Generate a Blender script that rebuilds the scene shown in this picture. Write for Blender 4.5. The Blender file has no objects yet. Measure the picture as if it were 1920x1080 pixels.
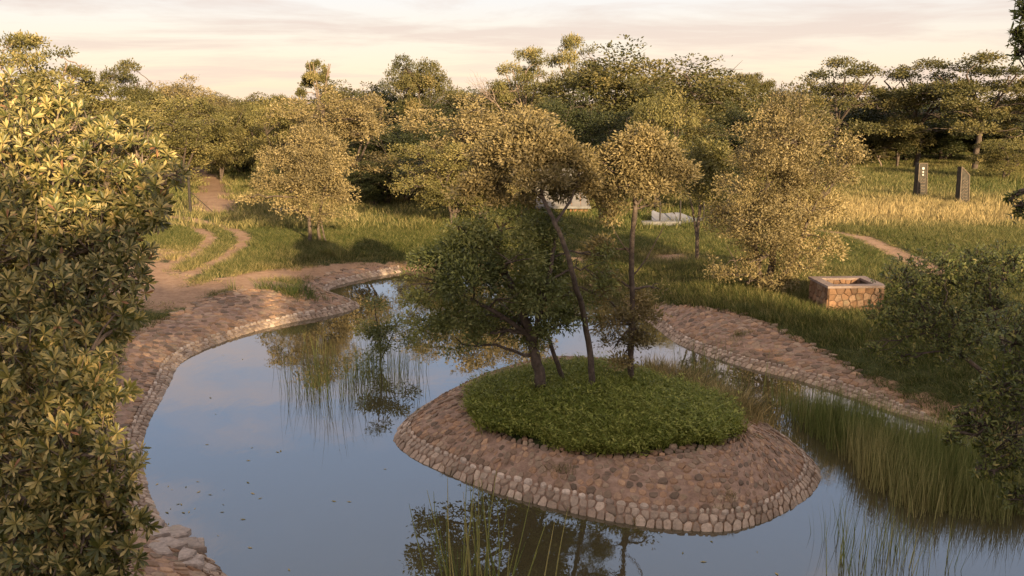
import bpy, math, random
import numpy as np
from mathutils import Matrix, Vector
R = math.radians
sc = bpy.context.scene
C = sc.collection

# ------------------------------------------------------------------ camera
H_CAM, F_PX, PITCH = 7.0, 1663.0, R(11.7)
cam_d = bpy.data.cameras.new('camera'); cam = bpy.data.objects.new('camera', cam_d); C.objects.link(cam)
cam.location = (0, 0, H_CAM); cam.rotation_euler = (R(90)-PITCH, 0, 0)
cam_d.sensor_width = 36; cam_d.lens = 36*F_PX/1920; cam_d.clip_start = .1; cam_d.clip_end = 6000
sc.camera = cam

# ------------------------------------------------------------------ light
SUN_EL, SUN_AZ = R(13.5), R(24)      # the sun stands behind the viewer, to the right
SDIR = Vector((math.sin(SUN_AZ)*math.cos(SUN_EL), -math.cos(SUN_AZ)*math.cos(SUN_EL), math.sin(SUN_EL)))
sun_d = bpy.data.lights.new('sun', 'SUN'); sun_d.energy = 5.0; sun_d.angle = R(.6); sun_d.color = (1, .76, .45)
sun = bpy.data.objects.new('sun', sun_d); C.objects.link(sun)
sun.rotation_euler = (-SDIR).to_track_quat('-Z', 'Y').to_euler(); sun.location = (0, -20, 30)

w = bpy.data.worlds.new('World'); sc.world = w; w.use_nodes = True
nt = w.node_tree; N = nt.nodes; L = nt.links; N.clear()
def nd(tree, t, **k):
    n = tree.nodes.new(t)
    for a, b in k.items():
        if a.startswith('i_'): n.inputs[a[2:].replace('_', ' ')].default_value = b
        else: setattr(n, a, b)
    return n
def ramp(tree, stops, interp='LINEAR'):
    r = tree.nodes.new('ShaderNodeValToRGB'); e = r.color_ramp.elements; r.color_ramp.interpolation = interp
    while len(e) < len(stops): e.new(.5)
    for el, (p, c) in zip(e, stops): el.position = p; el.color = (*c, 1) if len(c) == 3 else c
    return r
out = nd(nt, 'ShaderNodeOutputWorld'); bg = nd(nt, 'ShaderNodeBackground'); bg.inputs['Strength'].default_value = 1.0
tc = nd(nt, 'ShaderNodeTexCoord'); sep = nd(nt, 'ShaderNodeSeparateXYZ'); L.new(tc.outputs['Generated'], sep.inputs[0])
grad = ramp(nt, [(0, (.51, .37, .26)), (.035, (.49, .39, .295)), (.07, (.45, .39, .33)), (.12, (.42, .40, .40)), (.2, (.38, .43, .52)), (.33, (.29, .385, .55)), (.5, (.28, .33, .42)), (.75, (.28, .28, .30)), (1, (.28, .27, .27))])
L.new(sep.outputs['Z'], grad.inputs[0])
sky = nd(nt, 'ShaderNodeTexSky', sky_type='NISHITA', sun_disc=False); sky.sun_elevation = SUN_EL; sky.sun_rotation = math.pi - SUN_AZ
skm = nd(nt, 'ShaderNodeMix', data_type='RGBA', blend_type='MULTIPLY'); skm.inputs[0].default_value = 1; skm.inputs[7].default_value = (.07, .07, .07, 1)
L.new(sky.outputs[0], skm.inputs[6])
mixs = nd(nt, 'ShaderNodeMix', data_type='RGBA'); mixs.inputs[0].default_value = .14
L.new(grad.outputs[0], mixs.inputs[6]); L.new(skm.outputs[2], mixs.inputs[7])
# clouds lie on a plane overhead: direction / (z + c)
za = nd(nt, 'ShaderNodeMath', operation='ADD'); L.new(sep.outputs['Z'], za.inputs[0]); za.inputs[1].default_value = .07
zm = nd(nt, 'ShaderNodeMath', operation='MAXIMUM'); L.new(za.outputs[0], zm.inputs[0]); zm.inputs[1].default_value = .03
dv = nd(nt, 'ShaderNodeVectorMath', operation='DIVIDE'); L.new(tc.outputs['Generated'], dv.inputs[0])
cmb = nd(nt, 'ShaderNodeCombineXYZ'); [L.new(zm.outputs[0], cmb.inputs[i]) for i in range(3)]; L.new(cmb.outputs[0], dv.inputs[1])
mp = nd(nt, 'ShaderNodeMapping'); mp.inputs['Scale'].default_value = (.42, .55, 0); mp.inputs['Location'].default_value = (3.3, 1.2, 0); mp.inputs['Rotation'].default_value = (0, 0, R(-12))
L.new(dv.outputs[0], mp.inputs[0])
n1 = nd(nt, 'ShaderNodeTexNoise', i_Scale=1.15, i_Detail=9.0, i_Roughness=.62, i_Distortion=.35); L.new(mp.outputs[0], n1.inputs['Vector'])
cr = ramp(nt, [(.44, (0, 0, 0)), (.60, (1, 1, 1))]); L.new(n1.outputs[0], cr.inputs[0])
ccol = ramp(nt, [(0, (.43, .33, .26)), (.1, (.355, .30, .27)), (.22, (.56, .43, .37)), (.4, (.70, .51, .42)), (1, (.52, .41, .34))]); L.new(sep.outputs['Z'], ccol.inputs[0])
cf = nd(nt, 'ShaderNodeMath', operation='MULTIPLY'); L.new(cr.outputs[0], cf.inputs[0]); cf.inputs[1].default_value = .8
mixc = nd(nt, 'ShaderNodeMix', data_type='RGBA'); L.new(cf.outputs[0], mixc.inputs[0]); L.new(mixs.outputs[2], mixc.inputs[6]); L.new(ccol.outputs[0], mixc.inputs[7])
L.new(mixc.outputs[2], bg.inputs[0]); L.new(bg.outputs[0], out.inputs[0])

sc.render.engine = 'CYCLES'
sc.view_settings.view_transform = 'Standard'; sc.view_settings.look = 'None'; sc.view_settings.gamma = 1; sc.view_settings.exposure = 1.25
sc.cycles.max_bounces = 6; sc.cycles.diffuse_bounces = 3; sc.cycles.glossy_bounces = 3; sc.cycles.transmission_bounces = 3; sc.cycles.transparent_max_bounces = 4

# ------------------------------------------------------------------ helpers
rng = np.random.default_rng(7)
FW = np.array([0, math.cos(PITCH), -math.sin(PITCH)]); UP = np.array([0, math.sin(PITCH), math.cos(PITCH)]); RT = np.array([1., 0, 0])
CAM = np.array([0, 0, H_CAM])
def ray(px, py): return FW + (px-960)/F_PX*RT - (py-540)/F_PX*UP
def G(px, py, z=0.):                      # the place in the world where a sight line meets height z
    d = ray(px, py); return (CAM + d*(z-H_CAM)/d[2])
def P(px, py, D):                         # the place in the world at forward distance D
    d = ray(px, py); return CAM + d*D/d[1]
def chaikin(p, n=2, closed=True):
    p = np.asarray(p, float)
    for _ in range(n):
        q = np.roll(p, -1, 0) if closed else p[1:]
        a = p if closed else p[:-1]
        m = np.empty((2*len(a), p.shape[1])); m[0::2] = .75*a+.25*q; m[1::2] = .25*a+.75*q
        if not closed: m = np.vstack([p[:1], m, p[-1:]])
        p = m
    return p
def inside(poly, x, y):
    r = np.zeros(x.shape, bool); n = len(poly)
    for i in range(n):
        x0, y0 = poly[i]; x1, y1 = poly[(i+1) % n]
        c = (y0 > y) != (y1 > y)
        if y1 != y0: r ^= c & (x < (x1-x0)*(y-y0)/(y1-y0)+x0)
    return r
def dist_line(pl, x, y, closed=False):
    d = np.full(x.shape, 1e9); n = len(pl)
    for i in range(n if closed else n-1):
        ax, ay = pl[i][:2]; bx, by = pl[(i+1) % n][:2]; vx, vy = bx-ax, by-ay; l2 = vx*vx+vy*vy+1e-12
        t = np.clip(((x-ax)*vx+(y-ay)*vy)/l2, 0, 1)
        d = np.minimum(d, (x-ax-t*vx)**2+(y-ay-t*vy)**2)
    return np.sqrt(d)
def sdf(poly, x, y):                      # > 0 inside
    d = dist_line(poly, x, y, True); return np.where(inside(poly, x, y), d, -d)

def make_mesh(name, V, faces, mats=(), attr=None, col=None, smooth=False, midx=None):
    """faces: list of int arrays (n,k)"""
    me = bpy.data.meshes.new(name); V = np.asarray(V, np.float32)
    faces = [f for f in faces if len(f)]
    me.vertices.add(len(V)); me.vertices.foreach_set('co', V.ravel())
    nl = sum(f.size for f in faces); me.loops.add(nl); me.loops.foreach_set('vertex_index', np.concatenate([f.ravel() for f in faces]).astype(np.int32))
    npoly = sum(len(f) for f in faces); me.polygons.add(npoly)
    tot = np.concatenate([np.full(len(f), f.shape[1]) for f in faces]); st = np.concatenate([[0], np.cumsum(tot)[:-1]])
    me.polygons.foreach_set('loop_start', st.astype(np.int32)); me.polygons.foreach_set('loop_total', tot.astype(np.int32))
    me.polygons.foreach_set('use_smooth', np.full(npoly, smooth))
    if midx is not None: me.polygons.foreach_set('material_index', np.asarray(midx, np.int32))
    for m in mats: me.materials.append(m)
    if attr is not None:
        a = me.attributes.new('tint', 'FLOAT', 'POINT'); a.data.foreach_set('value', np.asarray(attr, np.float32))
    if col is not None:
        a = me.attributes.new('col', 'FLOAT_COLOR', 'POINT'); c = np.ones((len(V), 4), np.float32); c[:, :3] = col; a.data.foreach_set('color', c.ravel())
    me.update(calc_edges=True); return me
def link(name, me, parent=None, loc=None, **tags):
    o = bpy.data.objects.new(name, me); C.objects.link(o)
    if parent is not None: o.parent = parent
    if loc is not None: o.location = loc
    for k, v in tags.items():
        if v: o[k] = v
    return o
def empty(name, loc, label, category, group=None, rz=0):
    o = link(name, None, None, loc, label=label, category=category, group=group); o.rotation_euler.z = rz; o.empty_display_size = .2; return o
class MB:
    def __init__(s): s.v = []; s.q = []; s.t = []; s.n = 0
    def add(s, v, q=None, t=None):
        v = np.asarray(v, float)
        if q is not None and len(q): s.q.append(np.asarray(q)+s.n)
        if t is not None and len(t): s.t.append(np.asarray(t)+s.n)
        s.v.append(v); s.n += len(v)
    def tube(s, pts, rad, k=6, cap=True):
        pts = np.asarray(pts, float); n = len(pts); rad = np.broadcast_to(np.asarray(rad, float), (n,))
        tg = np.gradient(pts, axis=0); tg /= np.linalg.norm(tg, axis=1)[:, None]+1e-9
        ref = np.array([.31, .95, .05]) if abs(tg[0][2]) > .5 else np.array([.1, .05, 1.])
        a = np.cross(tg, ref); a /= np.linalg.norm(a, axis=1)[:, None]+1e-9; b = np.cross(tg, a)
        th = np.arange(k)/k*2*np.pi
        v = pts[:, None]+rad[:, None, None]*(np.cos(th)[None, :, None]*a[:, None]+np.sin(th)[None, :, None]*b[:, None])
        i = np.arange(n-1)[:, None]*k; j = np.arange(k)[None]; j2 = (j+1) % k
        q = np.stack([i+j, i+j2, i+k+j2, i+k+j], -1).reshape(-1, 4)
        s.add(v.reshape(-1, 3), q)
    def box(s, lo, hi, taper=None):
        (a, b, c), (d, e, f) = lo, hi
        v = [(a, b, c), (d, b, c), (d, e, c), (a, e, c), (a, b, f), (d, b, f), (d, e, f), (a, e, f)]
        if taper:
            mx, my = (a+d)/2, (b+e)/2
            v = v[:4]+[(mx+(x-mx)*taper, my+(y-my)*taper, z) for x, y, z in v[4:]]
        s.add(v, [(0, 3, 2, 1), (4, 5, 6, 7), (0, 1, 5, 4), (1, 2, 6, 5), (2, 3, 7, 6), (3, 0, 4, 7)])
    def mesh(s, name, mat, smooth=False, attr=None):
        V = np.vstack(s.v); f = []
        if s.q: f.append(np.vstack(s.q))
        if s.t: f.append(np.vstack(s.t))
        return make_mesh(name, V, f, [mat], smooth=smooth, attr=attr)

# ------------------------------------------------------------------ materials
def mat(name):
    m = bpy.data.materials.new(name); m.use_nodes = True; t = m.node_tree; t.nodes.clear()
    o = nd(t, 'ShaderNodeOutputMaterial'); return m, t, o
def tnoise(t, scale, detail=4, rough=.55, vec=None, dist=0):
    n = nd(t, 'ShaderNodeTexNoise', i_Scale=scale, i_Detail=float(detail), i_Roughness=rough, i_Distortion=dist)
    if vec is None: vec = nd(t, 'ShaderNodeNewGeometry').outputs['Position']
    t.links.new(vec, n.inputs['Vector']); return n.outputs[0]
def tmix(t, f, a, b, mode='MIX'):
    m = nd(t, 'ShaderNodeMix', data_type='RGBA', blend_type=mode)
    for s, v in ((0, f), (6, a), (7, b)):
        if hasattr(v, 'is_linked') or hasattr(v, 'links'): t.links.new(v, m.inputs[s])
        else: m.inputs[s].default_value = v if s == 0 else (*v, 1)
    return m.outputs[2]
def tmath(t, op, a, b=None, clamp=False):
    m = nd(t, 'ShaderNodeMath', operation=op, use_clamp=clamp)
    for i, v in enumerate((a, b)):
        if v is None: continue
        if hasattr(v, 'links'): t.links.new(v, m.inputs[i])
        else: m.inputs[i].default_value = v
    return m.outputs[0]
def bump(t, h, strength, dist):
    b = nd(t, 'ShaderNodeBump'); b.inputs['Strength'].default_value = strength; b.inputs['Distance'].default_value = dist; t.links.new(h, b.inputs['Height']); return b.outputs[0]
def simple(name, stops, scale=4, rough=.85, bs=.4, bd=.02, spec=.3, detail=6, obj=False):
    m, t, o = mat(name); p = nd(t, 'ShaderNodeBsdfPrincipled'); p.inputs['Roughness'].default_value = rough; p.inputs['Specular IOR Level'].default_value = spec
    vec = nd(t, 'ShaderNodeTexCoord').outputs['Object'] if obj else None
    n = tnoise(t, scale, detail, .65, vec); r = ramp(t, stops); t.links.new(n, r.inputs[0]); t.links.new(r.outputs[0], p.inputs['Base Color'])
    n2 = tnoise(t, scale*5, 4, .6, vec); t.links.new(bump(t, n2, bs, bd), p.inputs['Normal'])
    t.links.new(p.outputs[0], o.inputs[0]); return m
def foliage(name, stops, trans=.22, rough=.5, spec=.25):
    """per-leaf colour read from the attribute 'tint'"""
    m, t, o = mat(name); a = nd(t, 'ShaderNodeAttribute', attribute_name='tint')
    r = ramp(t, stops); t.links.new(a.outputs['Fac'], r.inputs[0])
    p = nd(t, 'ShaderNodeBsdfPrincipled'); p.inputs['Roughness'].default_value = rough; p.inputs['Specular IOR Level'].default_value = spec
    t.links.new(r.outputs[0], p.inputs['Base Color'])
    tr = nd(t, 'ShaderNodeBsdfTranslucent'); c2 = tmix(t, 1.0, r.outputs[0], (1.3, 1.35, .5), 'MULTIPLY'); t.links.new(c2, tr.inputs[0])
    ms = nd(t, 'ShaderNodeMixShader'); ms.inputs[0].default_value = trans
    t.links.new(p.outputs[0], ms.inputs[1]); t.links.new(tr.outputs[0], ms.inputs[2]); t.links.new(ms.outputs[0], o.inputs[0]); return m
M = {}
M['leaf_olive'] = foliage('olive foliage', [(0, (.055, .05, .018)), (.4, (.145, .13, .042)), (.75, (.30, .24, .09)), (1, (.48, .36, .16))])
M['leaf_mid'] = foliage('mid green foliage', [(0, (.035, .04, .013)), (.45, (.11, .098, .034)), (.8, (.21, .165, .06)), (1, (.30, .22, .09))])
M['leaf_dark'] = foliage('dark foliage', [(0, (.016, .022, .009)), (.5, (.05, .056, .02)), (.85, (.10, .095, .036)), (1, (.17, .14, .06))])
M['leaf_silver'] = foliage('silvery foliage', [(0, (.06, .048, .026)), (.4, (.20, .155, .07)), (.75, (.37, .28, .13)), (1, (.54, .41, .21))])
M['leaf_island'] = foliage('island tree foliage', [(0, (.045, .056, .02)), (.5, (.17, .18, .062)), (.85, (.33, .30, .115)), (1, (.48, .38, .19))])
M['leaf_ros'] = foliage('rosette leaves', [(0, (.03, .042, .014)), (.4, (.10, .098, .025)), (.7, (.31, .245, .08)), (.93, (.60, .44, .18)), (1, (.26, .12, .06))], .18, .42, .4)
M['leaf_near'] = foliage('shrub leaves', [(0, (.035, .048, .012)), (.5, (.11, .125, .03)), (.85, (.22, .21, .055)), (1, (.36, .28, .09))], .22, .42, .35)
M['bark'] = simple('bark', [(.3, (.045, .032, .024)), (.55, (.11, .08, .06)), (.75, (.19, .14, .105))], 9, .9, .9, .02)
M['bark_pale'] = simple('pale bark', [(.3, (.14, .10, .075)), (.6, (.26, .19, .14)), (.8, (.38, .29, .21))], 7, .9, .6, .02)
M['bed'] = simple('mortar bed', [(.3, (.17, .105, .072)), (.55, (.31, .20, .14)), (.75, (.42, .29, .21))], 5, .95, .6, .03)
def stone_mat():
    m, t, o = mat('field stone'); p = nd(t, 'ShaderNodeBsdfPrincipled'); p.inputs['Roughness'].default_value = .85; p.inputs['Specular IOR Level'].default_value = .3
    a = nd(t, 'ShaderNodeAttribute', attribute_name='col')
    r = ramp(t, [(.25, (.55, .55, .55)), (.5, (.95, .95, .95)), (.75, (1.35, 1.3, 1.25))]); t.links.new(tnoise(t, 14, 7, .7), r.inputs[0])
    c = tmix(t, 1.0, a.outputs['Color'], r.outputs[0], 'MULTIPLY')
    lich = ramp(t, [(.58, (0, 0, 0)), (.68, (1, 1, 1))]); t.links.new(tnoise(t, 3.1, 5, .6), lich.inputs[0])
    c = tmix(t, tmath(t, 'MULTIPLY', lich.outputs[0], .35), c, (.22, .20, .12)); t.links.new(c, p.inputs['Base Color'])
    t.links.new(bump(t, tnoise(t, 30, 6, .7), .6, .012), p.inputs['Normal']); t.links.new(p.outputs[0], o.inputs[0]); return m
M['stone'] = stone_mat()
def ground_mat():
    m, t, o = mat('earth and turf'); p = nd(t, 'ShaderNodeBsdfPrincipled'); p.inputs['Roughness'].default_value = .95; p.inputs['Specular IOR Level'].default_value = .15
    n1 = tnoise(t, .9, 8, .65); n2 = tnoise(t, 7, 6, .7); n3 = tnoise(t, .13, 5, .6)
    d = ramp(t, [(.3, (.19, .11, .065)), (.5, (.33, .205, .125)), (.7, (.46, .30, .19))]); t.links.new(tmath(t, 'ADD', tmath(t, 'MULTIPLY', n1, .5), tmath(t, 'MULTIPLY', n2, .5)), d.inputs[0])
    g = ramp(t, [(.3, (.022, .03, .01)), (.5, (.05, .058, .018)), (.7, (.11, .095, .035))]); t.links.new(tmath(t, 'ADD', tmath(t, 'MULTIPLY', n3, .6), tmath(t, 'MULTIPLY', n2, .4)), g.inputs[0])
    a = nd(t, 'ShaderNodeAttribute', attribute_name='tint')
    f = tmath(t, 'ADD', a.outputs['Fac'], tmath(t, 'MULTIPLY', tmath(t, 'SUBTRACT', tnoise(t, 2.2, 6, .7), .5), 1.5))
    fr = ramp(t, [(.42, (0, 0, 0)), (.6, (1, 1, 1))]); t.links.new(f, fr.inputs[0])
    t.links.new(tmix(t, fr.outputs[0], g.outputs[0], d.outputs[0]), p.inputs['Base Color'])
    t.links.new(bump(t, tmath(t, 'ADD', n1, n2), .8, .06), p.inputs['Normal']); t.links.new(p.outputs[0], o.inputs[0]); return m
M['ground'] = ground_mat()
def grass_mat(name, green, green2, straw, trans=.3):
    """colour runs from green to straw with the scatter's own 'dry' value and world noise"""
    m, t, o = mat(name); a = nd(t, 'ShaderNodeAttribute', attribute_name='dry', attribute_type='INSTANCER'); b = nd(t, 'ShaderNodeAttribute', attribute_name='tint')
    g = tmix(t, tnoise(t, 1.3, 4, .6), green, green2)
    f = tmath(t, 'ADD', a.outputs['Fac'], tmath(t, 'MULTIPLY', tmath(t, 'SUBTRACT', b.outputs['Fac'], .5), .7), True)
    c = tmix(t, f, g, straw)
    c = tmix(t, 1.0, c, tmix(t, b.outputs['Fac'], (.6, .6, .6), (1.35, 1.35, 1.35)), 'MULTIPLY')
    p = nd(t, 'ShaderNodeBsdfPrincipled'); p.inputs['Roughness'].default_value = .6; p.inputs['Specular IOR Level'].default_value = .2; t.links.new(c, p.inputs['Base Color'])
    tr = nd(t, 'ShaderNodeBsdfTranslucent'); t.links.new(c, tr.inputs[0]); ms = nd(t, 'ShaderNodeMixShader'); ms.inputs[0].default_value = trans
    t.links.new(p.outputs[0], ms.inputs[1]); t.links.new(tr.outputs[0], ms.inputs[2]); t.links.new(ms.outputs[0], o.inputs[0]); return m
M['grass'] = grass_mat('meadow grass', (.05, .08, .014), (.10, .115, .027), (.46, .34, .15))
M['herb'] = grass_mat('island herbs', (.15, .20, .028), (.28, .29, .055), (.48, .39, .13))
M['reed'] = grass_mat('reeds', (.09, .135, .03), (.16, .19, .045), (.36, .30, .12), .3)
def water_mat():
    m, t, o = mat('pond water'); gl = nd(t, 'ShaderNodeBsdfGlossy'); gl.inputs['Roughness'].default_value = .012
    df = nd(t, 'ShaderNodeBsdfDiffuse'); df.inputs[0].default_value = (.055, .045, .022, 1)
    tcn = nd(t, 'ShaderNodeNewGeometry').outputs['Position']
    mpn = nd(t, 'ShaderNodeMapping'); mpn.inputs['Scale'].default_value = (1, .45, 1); t.links.new(tcn, mpn.inputs[0])
    wp = ramp(t, [(.48, (.02, .02, .02)), (.7, (1, 1, 1))]); t.links.new(tnoise(t, .22, 3, .6), wp.inputs[0]); fine = tmath(t, 'MULTIPLY', tnoise(t, 11, 3, .6, mpn.outputs[0]), wp.outputs[0])
    b = bump(t, tmath(t, 'ADD', tnoise(t, 1.6, 3, .5, mpn.outputs[0]), tmath(t, 'MULTIPLY', fine, .35)), .10, .035)
    t.links.new(b, gl.inputs['Normal']); fr = nd(t, 'ShaderNodeFresnel'); fr.inputs[0].default_value = 2.5; t.links.new(b, fr.inputs['Normal'])
    gl.inputs['Color'].default_value = (.95, .95, .97, 1)
    ms = nd(t, 'ShaderNodeMixShader'); t.links.new(fr.outputs[0], ms.inputs[0]); t.links.new(df.outputs[0], ms.inputs[1]); t.links.new(gl.outputs[0], ms.inputs[2])
    t.links.new(ms.outputs[0], o.inputs[0]); return m
M['water'] = water_mat()

# ------------------------------------------------------------------ terrain
left_pairs = [((470, 1120), (215, 1110)), ((430, 1088), (200, 1080)), ((372, 1028), (180, 1010)), ((300, 985), (160, 950)), ((268, 900), (165, 880)), ((262, 815), (180, 790)), ((318, 720), (205, 700)),
    ((330, 682), (218, 650)), ((385, 652), (250, 620)), ((470, 622), (330, 588)), ((560, 601), (410, 556)), ((630, 590), (480, 546)), ((682, 574), (560, 552)),
    ((652, 562), (560, 543)), ((606, 546), (555, 533)), ((640, 532), (592, 507)), ((700, 519), (655, 492)), ((758, 509), (748, 482))]
right_pairs = [((1180, 575), (1190, 540)), ((1200, 592), (1225, 548)), ((1228, 612), (1290, 559)), ((1262, 640), (1370, 578)), ((1310, 662), (1440, 600)), ((1400, 690), (1510, 630)), ((1500, 712), (1580, 655)),
    ((1590, 742), (1650, 690)), ((1680, 775), (1730, 722)), ((1790, 805), (1810, 755)), ((1910, 850), (1950, 800))]
isl_pairs = [((735, 822), (885, 752)), ((760, 850), (890, 772)), ((820, 880), (908, 792)), ((900, 914), (958, 814)), ((1000, 943), (1040, 834)), ((1100, 967), (1130, 848)), ((1200, 986), (1220, 852)), ((1300, 995), (1310, 843)),
    ((1372, 996), (1362, 826)), ((1445, 974), (1385, 815)), ((1512, 936), (1391, 806)), ((1540, 900), (1385, 793)), ((1530, 870), (1365, 774)), ((1480, 826), (1330, 752)), ((1400, 776), (1280, 735)), ((1300, 724), (1230, 716)),
    ((1200, 694), (1150, 702)), ((1100, 682), (1090, 699)), ((1000, 684), (1000, 702)), ((905, 706), (938, 714)), ((825, 745), (902, 728)), ((765, 782), (888, 738))]
def pair_curve(pairs, zt, closed, n=3):
    Wp = np.array([G(*a, 0.)[:2] for a, b in pairs]); Tp = np.array([G(*b, zt)[:2] for a, b in pairs])
    c = chaikin(np.hstack([Wp, Tp]), n, closed); return c[:, :2], c[:, 2:]
LW, LT = pair_curve(left_pairs, .58, False); RW, RTp = pair_curve(right_pairs, .72, False); IW, IT = pair_curve(isl_pairs, .62, True)
near = [(17, 13), (17, 9.5), (12, 8), (6, 7.6), (0, 7.8), (-2.2, 8.6), (-3.4, 10)]
far = [G(860, 503)[:2], G(960, 507)[:2], G(1060, 522)[:2], G(1140, 545)[:2]]
POND = np.vstack([LW, chaikin(np.vstack([LW[-1:], far, RW[:1]]), 2, False)[1:-1], RW, chaikin(np.vstack([RW[-1:], near, LW[:1]]), 2, False)[1:-1]])
ISL = IW
def fbm(x, y, s, seed=0):
    r = 0; a = 1.; k = np.random.default_rng(seed)
    for o in range(5):
        for _ in range(3):
            th, ph = k.uniform(0, 6.28, 2); r = r+a/3*np.sin((x*math.cos(th)+y*math.sin(th))*s+ph)
        a *= .55; s *= 1.9
    return r
def height(x, y):
    x = np.asarray(x, float); y = np.asarray(y, float)
    dp = sdf(POND, x, y); di = sdf(ISL, x, y)
    land = .86*(1-np.exp(-np.maximum(-dp, 0)/1.8))
    amp = np.clip((-dp-2)/14, 0, 1)
    land = land+amp*(.16*fbm(x, y, .16, 3)+.035*fbm(x, y, .9, 5))
    isl = .88*(1-np.exp(-np.maximum(di, 0)/1.35))
    wd = np.minimum(np.maximum(dp, 0), np.maximum(-di, 0)); water = -1.1*(1-np.exp(-wd/1.3))-.02
    return np.where(dp <= 0, land, np.where(di > 0, isl, water))
def h1(x, y): return float(height(np.array([x]), np.array([y]))[0])
# tracks and bare earth
def gl(pts, z=.75): return chaikin(np.array([G(*p, z)[:2] for p in pts]), 2, False)
track = gl([(250, 545), (300, 520), (360, 500), (415, 470), (430, 448), (395, 430), (330, 418), (270, 405)])
track2 = gl([(395, 400), (400, 378), (395, 360), (405, 345), (380, 330), (360, 318)])
dirtb = gl([(330, 560), (400, 545), (470, 522), (540, 510), (620, 497), (700, 488), (770, 484)], .6)
rtrack = gl([(1540, 438), (1610, 448), (1660, 470), (1700, 488), (1760, 520)])
def bare(x, y):
    d1 = dist_line(track, x, y); near_ruts = np.exp(-((d1-.75)/.42)**2)
    apron = np.exp(-(dist_line(gl([(235, 500), (270, 525), (310, 558)]), x, y)/1.8)**2)*1.0
    b = np.maximum(near_ruts*1.05, apron); b = np.maximum(b, .22*(d1 < 1.2))
    b = np.maximum(b, np.exp(-(dist_line(track2, x, y)/1.6)**2)); b = np.maximum(b, np.exp(-(dist_line(dirtb, x, y)/.95)**2)); q0 = G(505, 538, .6); b = np.maximum(b, 1.1*np.exp(-(((x-q0[0])/2.4)**2+((y-q0[1])/1.7)**2)))
    b = np.maximum(b, np.exp(-(dist_line(rtrack, x, y)/.6)**2)); 
    q = G(1255, 482, .8); b = np.maximum(b, np.exp(-(((x-q[0])/1.1)**2+((y-q[1])/1.2)**2)))
    b = np.maximum(b, .75*np.clip((fbm(x, y, .42, 44)-.75)*2.2, 0, 1)*(y < 46)*(x < 4))
    return np.clip(b, 0, 1)
def axis(lo, hi, step, far_lo, far_hi, g=1.12):
    mid = list(np.arange(lo, hi, step)); a = []; s = step; p = lo
    while p > far_lo: s *= g; p -= s; a.append(p)
    b = []; s = step; p = mid[-1]
    while p < far_hi: s *= g; p += s; b.append(p)
    return np.array(a[::-1]+mid+b)
gx = axis(-20, 22, .26, -1800, 1800); gy = axis(6, 48, .26, -300, 3000)
X, Y = np.meshgrid(gx, gy); Z = height(X.ravel(), Y.ravel())
nx, ny = len(gx), len(gy); ii = np.arange(ny-1)[:, None]*nx+np.arange(nx-1)[None]
q = np.stack([ii, ii+1, ii+nx+1, ii+nx], -1).reshape(-1, 4)
tint = bare(X.ravel(), Y.ravel()); dpv = -sdf(POND, X.ravel(), Y.ravel()); tint = np.maximum(tint, np.exp(-(np.maximum(dpv, 0)/1.0)**2)*(Z < .4)); tint = np.where(Z < 0, 1, tint)
link('ground', make_mesh('ground', np.stack([X.ravel(), Y.ravel(), Z], -1), [q], [M['ground']], attr=tint, smooth=True), kind='structure', label='rolling earth and turf around the pond')
bx = POND.min(0)-.6; ex = POND.max(0)+.6
wx = np.linspace(bx[0], ex[0], 12); wy = np.linspace(bx[1], ex[1], 12); WX, WY = np.meshgrid(wx, wy); k = np.arange(11)[:, None]*12+np.arange(11)[None]
link('water', make_mesh('water', np.stack([WX.ravel(), WY.ravel(), np.zeros(144)], -1), [np.stack([k, k+1, k+13, k+12], -1).reshape(-1, 4)], [M['water']], smooth=True), kind='structure', label='still pond water mirroring trees and evening sky')

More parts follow.
